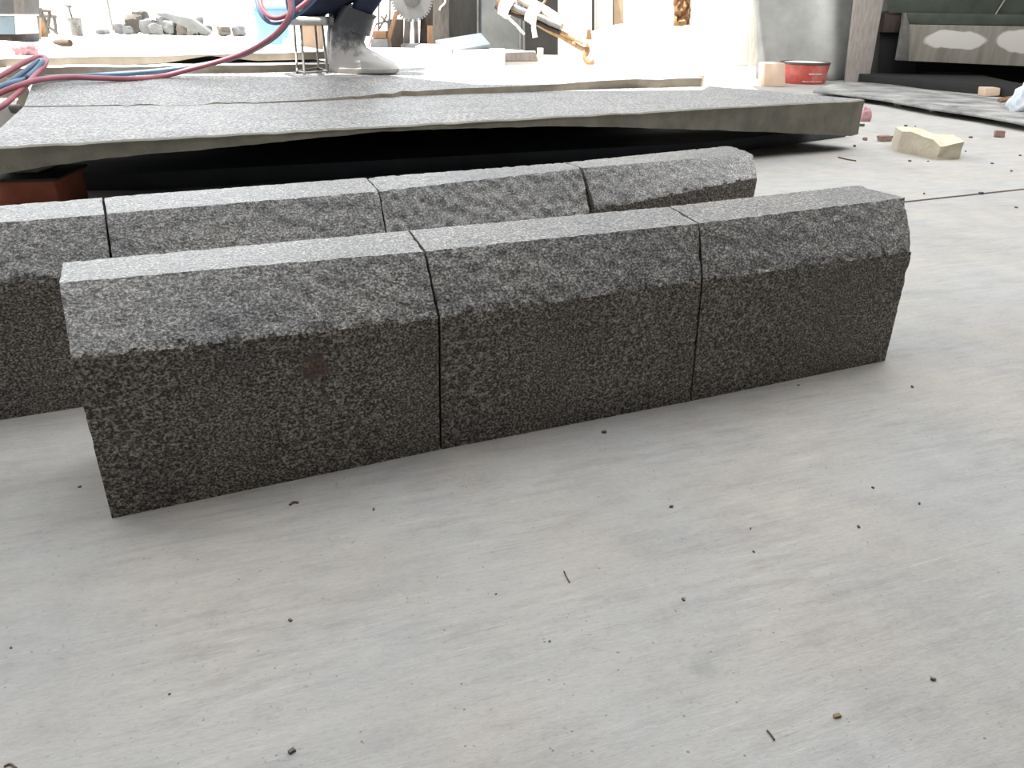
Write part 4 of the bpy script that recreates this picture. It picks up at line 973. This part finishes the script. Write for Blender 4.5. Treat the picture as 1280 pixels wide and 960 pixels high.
panel('stone_block', [(1231, 121), (1250, 119.5), (1251, 110), (1232, 109.5)], p.y, .12, M['beige'], 'small beige block in the dark under the machine bench', 'stone block', .01)

# flat grey sheet on the floor
out = [(1016, 116), (1040, 107), (1063, 104.5), (1110, 108), (1168, 116), (1238, 126), (1300, 135), (1300, 162), (1270, 155), (1220, 146), (1165, 138), (1100, 126), (1040, 118)]
vs = []; fs = []; n = len(out)
top = []
for i, (x, y) in enumerate(out):
    p = atz(x, y, .03 if 2 < i < 8 else .035); top.append(p)
c = sum(top, Vector())/n
rings = [top, [c.lerp(p, .75)+Vector((0, 0, .006*math.sin(i*2.1))) for i, p in enumerate(top)], [c.lerp(p, .4)+Vector((0, 0, .006*math.cos(i*1.7))) for i, p in enumerate(top)]]
for rg in rings: vs += rg
vs.append(c)
for k in range(2):
    for i in range(n): fs.append((k*n+i, k*n+(i+1) % n, (k+1)*n+(i+1) % n, (k+1)*n+i))
for i in range(n): fs.append((2*n+i, 2*n+(i+1) % n, 3*n))
M['lead'] = simple('dusty_grey_sheet', (.46, .45, .43), (.12, .12, .118), .6, 4.2, .1, .6, .014)
o = link('flat_sheet', vs, fs, M['lead'], None, None, .6); md = o.modifiers.new('thick', 'SOLIDIFY'); md.thickness = .02; md.offset = -1
tag(o, 'long bent grey sheet lying on the floor before the machine bench', 'metal sheet')
p0 = atz(1240, 127, .05); mb = MB(); mb.prism([atz(1250, 131, .04), atz(1300, 121, .04), atz(1300, 117, .04), atz(1246, 128, .04)], (0, 0, .03)); tag(mb.build('timber_strip', M['wood'], None, .6, .004), 'thin tan timber strip on the grey sheet at the right edge', 'strip')
p = atz(1282, 143, .032); rag(p, .11, M['bag'], 'crumpled white plastic bag at the right photo edge', 9, 'bag', 1.3)

# cream rock: a squared block with a broken front
def cream_rock():
    base = [(1122, 190), (1172, 200), (1199, 199), (1196, 176), (1150, 168)]
    f0 = atz(1122, 190); f1 = atz(1171, 200); f2 = atz(1199, 199)
    n = 28; vs = []; fs = []
    topz = lambda t: interp([(0, .098), (.14, .105), (.35, .092), (.5, .086), (.62, .066), (.66, .060), (.8, .068), (1, .082)], t)
    m = 10
    for i in range(n+1):
        t = i/n; f = f0.lerp(f1, t/.64) if t < .64 else f1.lerp(f2, (t-.64)/.36)
        dep = Vector((.06, .21, 0)); zt = topz(t)
        row = []
        for j in range(5): row.append(f+Vector((0, 0, zt*j/4))-Vector((.0, .012, 0))*fbm((t*3, j*.5, 1), 1.3, 8)*(1 if j else .2))
        zb_ = .095+.012*math.sin(t*5)
        for j in range(1, 5): row.append(f+dep*(j/4)+Vector((0, 0, zt+(zb_-zt)*min(1, j/2.2)))+Vector((0, 0, .006*fbm((t*5, j, 4), 1, 3))))
        row.append(f+dep); m = len(row); vs += row
    for i in range(n):
        for j in range(m): fs.append((i*m+j, (i+1)*m+j, (i+1)*m+(j+1) % m, i*m+(j+1) % m))
    fs += [tuple(range(m)), tuple(range((n+1)*m-1, n*m-1, -1))]
    o = link('stone_block', vs, fs, M['cream_stone'], None, None, .55); tag(o, 'broken cream sandstone block alone on the floor right of the slab end', 'stone block')
cream_rock()
def chip(x, y, s, mat, label, seed, flat=.5, group=None, name='stone_chip', asp=.6, cat='stone chip'):
    p = atz(x, y); o = rock(name, p, (s, s*asp, s*flat), mat, seed, seed*1.3, 2, .25, .4); tag(o, label, cat, group); return o
o = chip(1105, 176.5, .085, M['red_stone'], 'flat reddish chip on the floor between the slab end and the cream block', 3, .32, None, 'stone_chip', .45)
o.data.materials[0] = simple('pinkish_chip', (.34, .22, .18), (.22, .14, .12), .9, 30); M['chip'] = o.data.materials[0]
o.rotation_euler.z = -.3
chip(1248, 171.5, .05, M['chip'], 'small pinkish chip on the floor right of the cream block', 7, .7)
chip(1081, 175.5, .022, M['chip'], 'tiny reddish chip close to the front slab corner', 9, .7)
p = atz(1081, 151.5); rag(p, .034, M['pink'], 'crumpled pink paper scrap on the floor behind the front slab corner', 6, 'paper_scrap', 1.7)
chip(1077, 158, .03, M['pebble'], 'dark chip behind the front slab corner below the pink scrap', 12)
chip(1121, 132, .07, M['white_stone'], 'white chip at the near edge of the grey floor sheet', 13, .6)
chip(1166, 139.5, .05, M['white_stone'], 'second white chip on the near edge of the grey floor sheet', 15, .6)
for i, (x, y, s) in enumerate([(1264, 214.5, .02), (1213, 172.5, .03), (1207, 189.8, .016), (1137, 202, .022), (1160, 202, .013), (1068, 183.5, .03), (994, 184.6, .02), (1155, 242.5, .016), (1270, 260, .016), (1226, 243, .03), (1275, 195, .02), (1132, 158, .03), (1144, 158.5, .02), (1240, 205, .02)]):
    chip(x, y, s*.6, M['pebble'], 'dark speck of grit on the bright floor around the cream block', 30+i, .5, 'grit around the cream block')
for i, (x, y, s) in enumerate([(363, 776, .0055), (365, 940, .0075), (854, 750, .0055), (839, 634, .0065), (1073, 659, .006), (1166, 850, .006), (1149, 630, .005), (1091, 610, .005), (100, 609, .005), (467, 637, .005), (687, 802, .003), (938, 661, .004), (14, 810, .0035), (212, 868, .003), (942, 690, .004), (755, 541, .009), (1140, 484, .007), (998, 482, .005), (620, 743, .003)]):
    chip(x, y, s*.78, M['pebble'], 'tiny dark stone chip on the bare concrete before the front kerb row', 60+i, .5, 'tiny chips on the concrete in front')
chip(1046, 896, .0075, M['leaf'], 'tiny tan leaf scrap on the concrete at the lower right', 80, .35, None, 'leaf_scrap', .5, 'leaf scrap')
def twig(a, b, c, r, label):
    mb = MB(); mb.tube(catmull([atz(*a, r*.9), atz(*b, r*1.0), atz(*c, r*.9)], 5), r, 7); tag(mb.build('twig', M['twig'], None, 1), label, 'twig')
twig((705, 714), (708, 721), (712, 728), .0009, 'thin dark fibre on the concrete below the middle of the front row')
twig((959, 913), (964, 919), (968, 925), .0010, 'thin dark fibre on the concrete near the bottom edge of the photo')
twig((362, 631), (367, 627.5), (373, 628), .0016, 'curled dark fibre on the concrete before the leftmost front kerb stone')
twig((1048, 196.5), (1058, 199), (1070, 201), .003, 'short dark twig on the floor behind the rear row end')
twig((5, 958), (13, 955), (20, 960), .001, 'thin dark fibre at the lower left corner of the photo')

# ------------------------------------------------------------------ roof and light
SUN = Vector((.30, .12, -1)).normalized()          # towards the ground
ZR = 3.6
def up_to_roof(p): p = Vector(p); return p-SUN*((ZR-p.z)/-SUN.z)*-1 if False else p+(-SUN)*((ZR-p.z)/(-SUN.z))
edge = [up_to_roof(on2(20, 98.5)), up_to_roof(on2(320, 97)), up_to_roof(on2(480, 94.5)), up_to_roof(on2(590, 106)), up_to_roof(on2(876, 106)), up_to_roof(atz(940, 107)), up_to_roof(atz(972, 108.5)), up_to_roof((2.72, 9.05, 0)), up_to_roof((3.85, 11.3, 0))]  # unseen roof edge, shaped so the sun line falls where wanted
e0 = edge[0]+(edge[0]-edge[2])*2.5
last = edge[-1]
poly = [e0]+edge+[Vector((last.x+.15, last.y+6, ZR)), Vector((9, last.y+6, ZR)), Vector((9, -6, ZR)), Vector((-9, -6, ZR)), Vector((-9, e0.y, ZR))]
mb = MB(); mb.prism([Vector((p.x, p.y, ZR)) for p in poly], (0, 0, .08)); struct(mb.build('unseen_roof', M['roof']))
wall('wall_shade_front', (9, -6, 0), (-9, -6, 0), 3.6, .2, M['wallm'])  # unseen wall added to keep the side behind the camera dark
wall('wall_left', (-6.5, -6, 0), (-6.5, 2.0, 0), 3.6, .2, M['wallm'])

def overhead_fill(c, sx, sy, rz, watts):  # unseen fill lamp added under the roof to brighten what lies below
    al = bpy.data.lights.new('overhead_fill', 'AREA'); al.shape = 'RECTANGLE'; al.size = sx; al.size_y = sy; al.energy = watts; al.color = (.98, .99, 1)
    ao = bpy.data.objects.new('overhead_fill', al); COL.objects.link(ao); ao.location = c; ao.rotation_euler.z = rz
overhead_fill(rc(.9, .85, 3.5), 7.5, 3.2, math.pi/2-AZ, 230)
overhead_fill((3.9, 5.2, 3.5), 5, 3.4, 0, 230)
W = bpy.data.worlds.new('world'); SC.world = W; W.use_nodes = True
bg = W.node_tree.nodes['Background']; bg.inputs[0].default_value = (.93, .97, 1, 1); bg.inputs[1].default_value = 3.0
ld = bpy.data.lights.new('sun', 'SUN'); ld.energy = 14; ld.angle = .01; ld.color = (1, .96, .9)
lo = bpy.data.objects.new('sun', ld); COL.objects.link(lo); lo.rotation_euler = SUN.to_track_quat('-Z', 'Y').to_euler()

vs_ = SC.view_settings; vs_.view_transform = 'Standard'; vs_.look = 'None'; vs_.gamma = 1; vs_.use_curve_mapping = False; vs_.exposure = 0
SC.cycles.max_bounces = 8; SC.cycles.diffuse_bounces = 5
SC.cycles.use_denoising = True
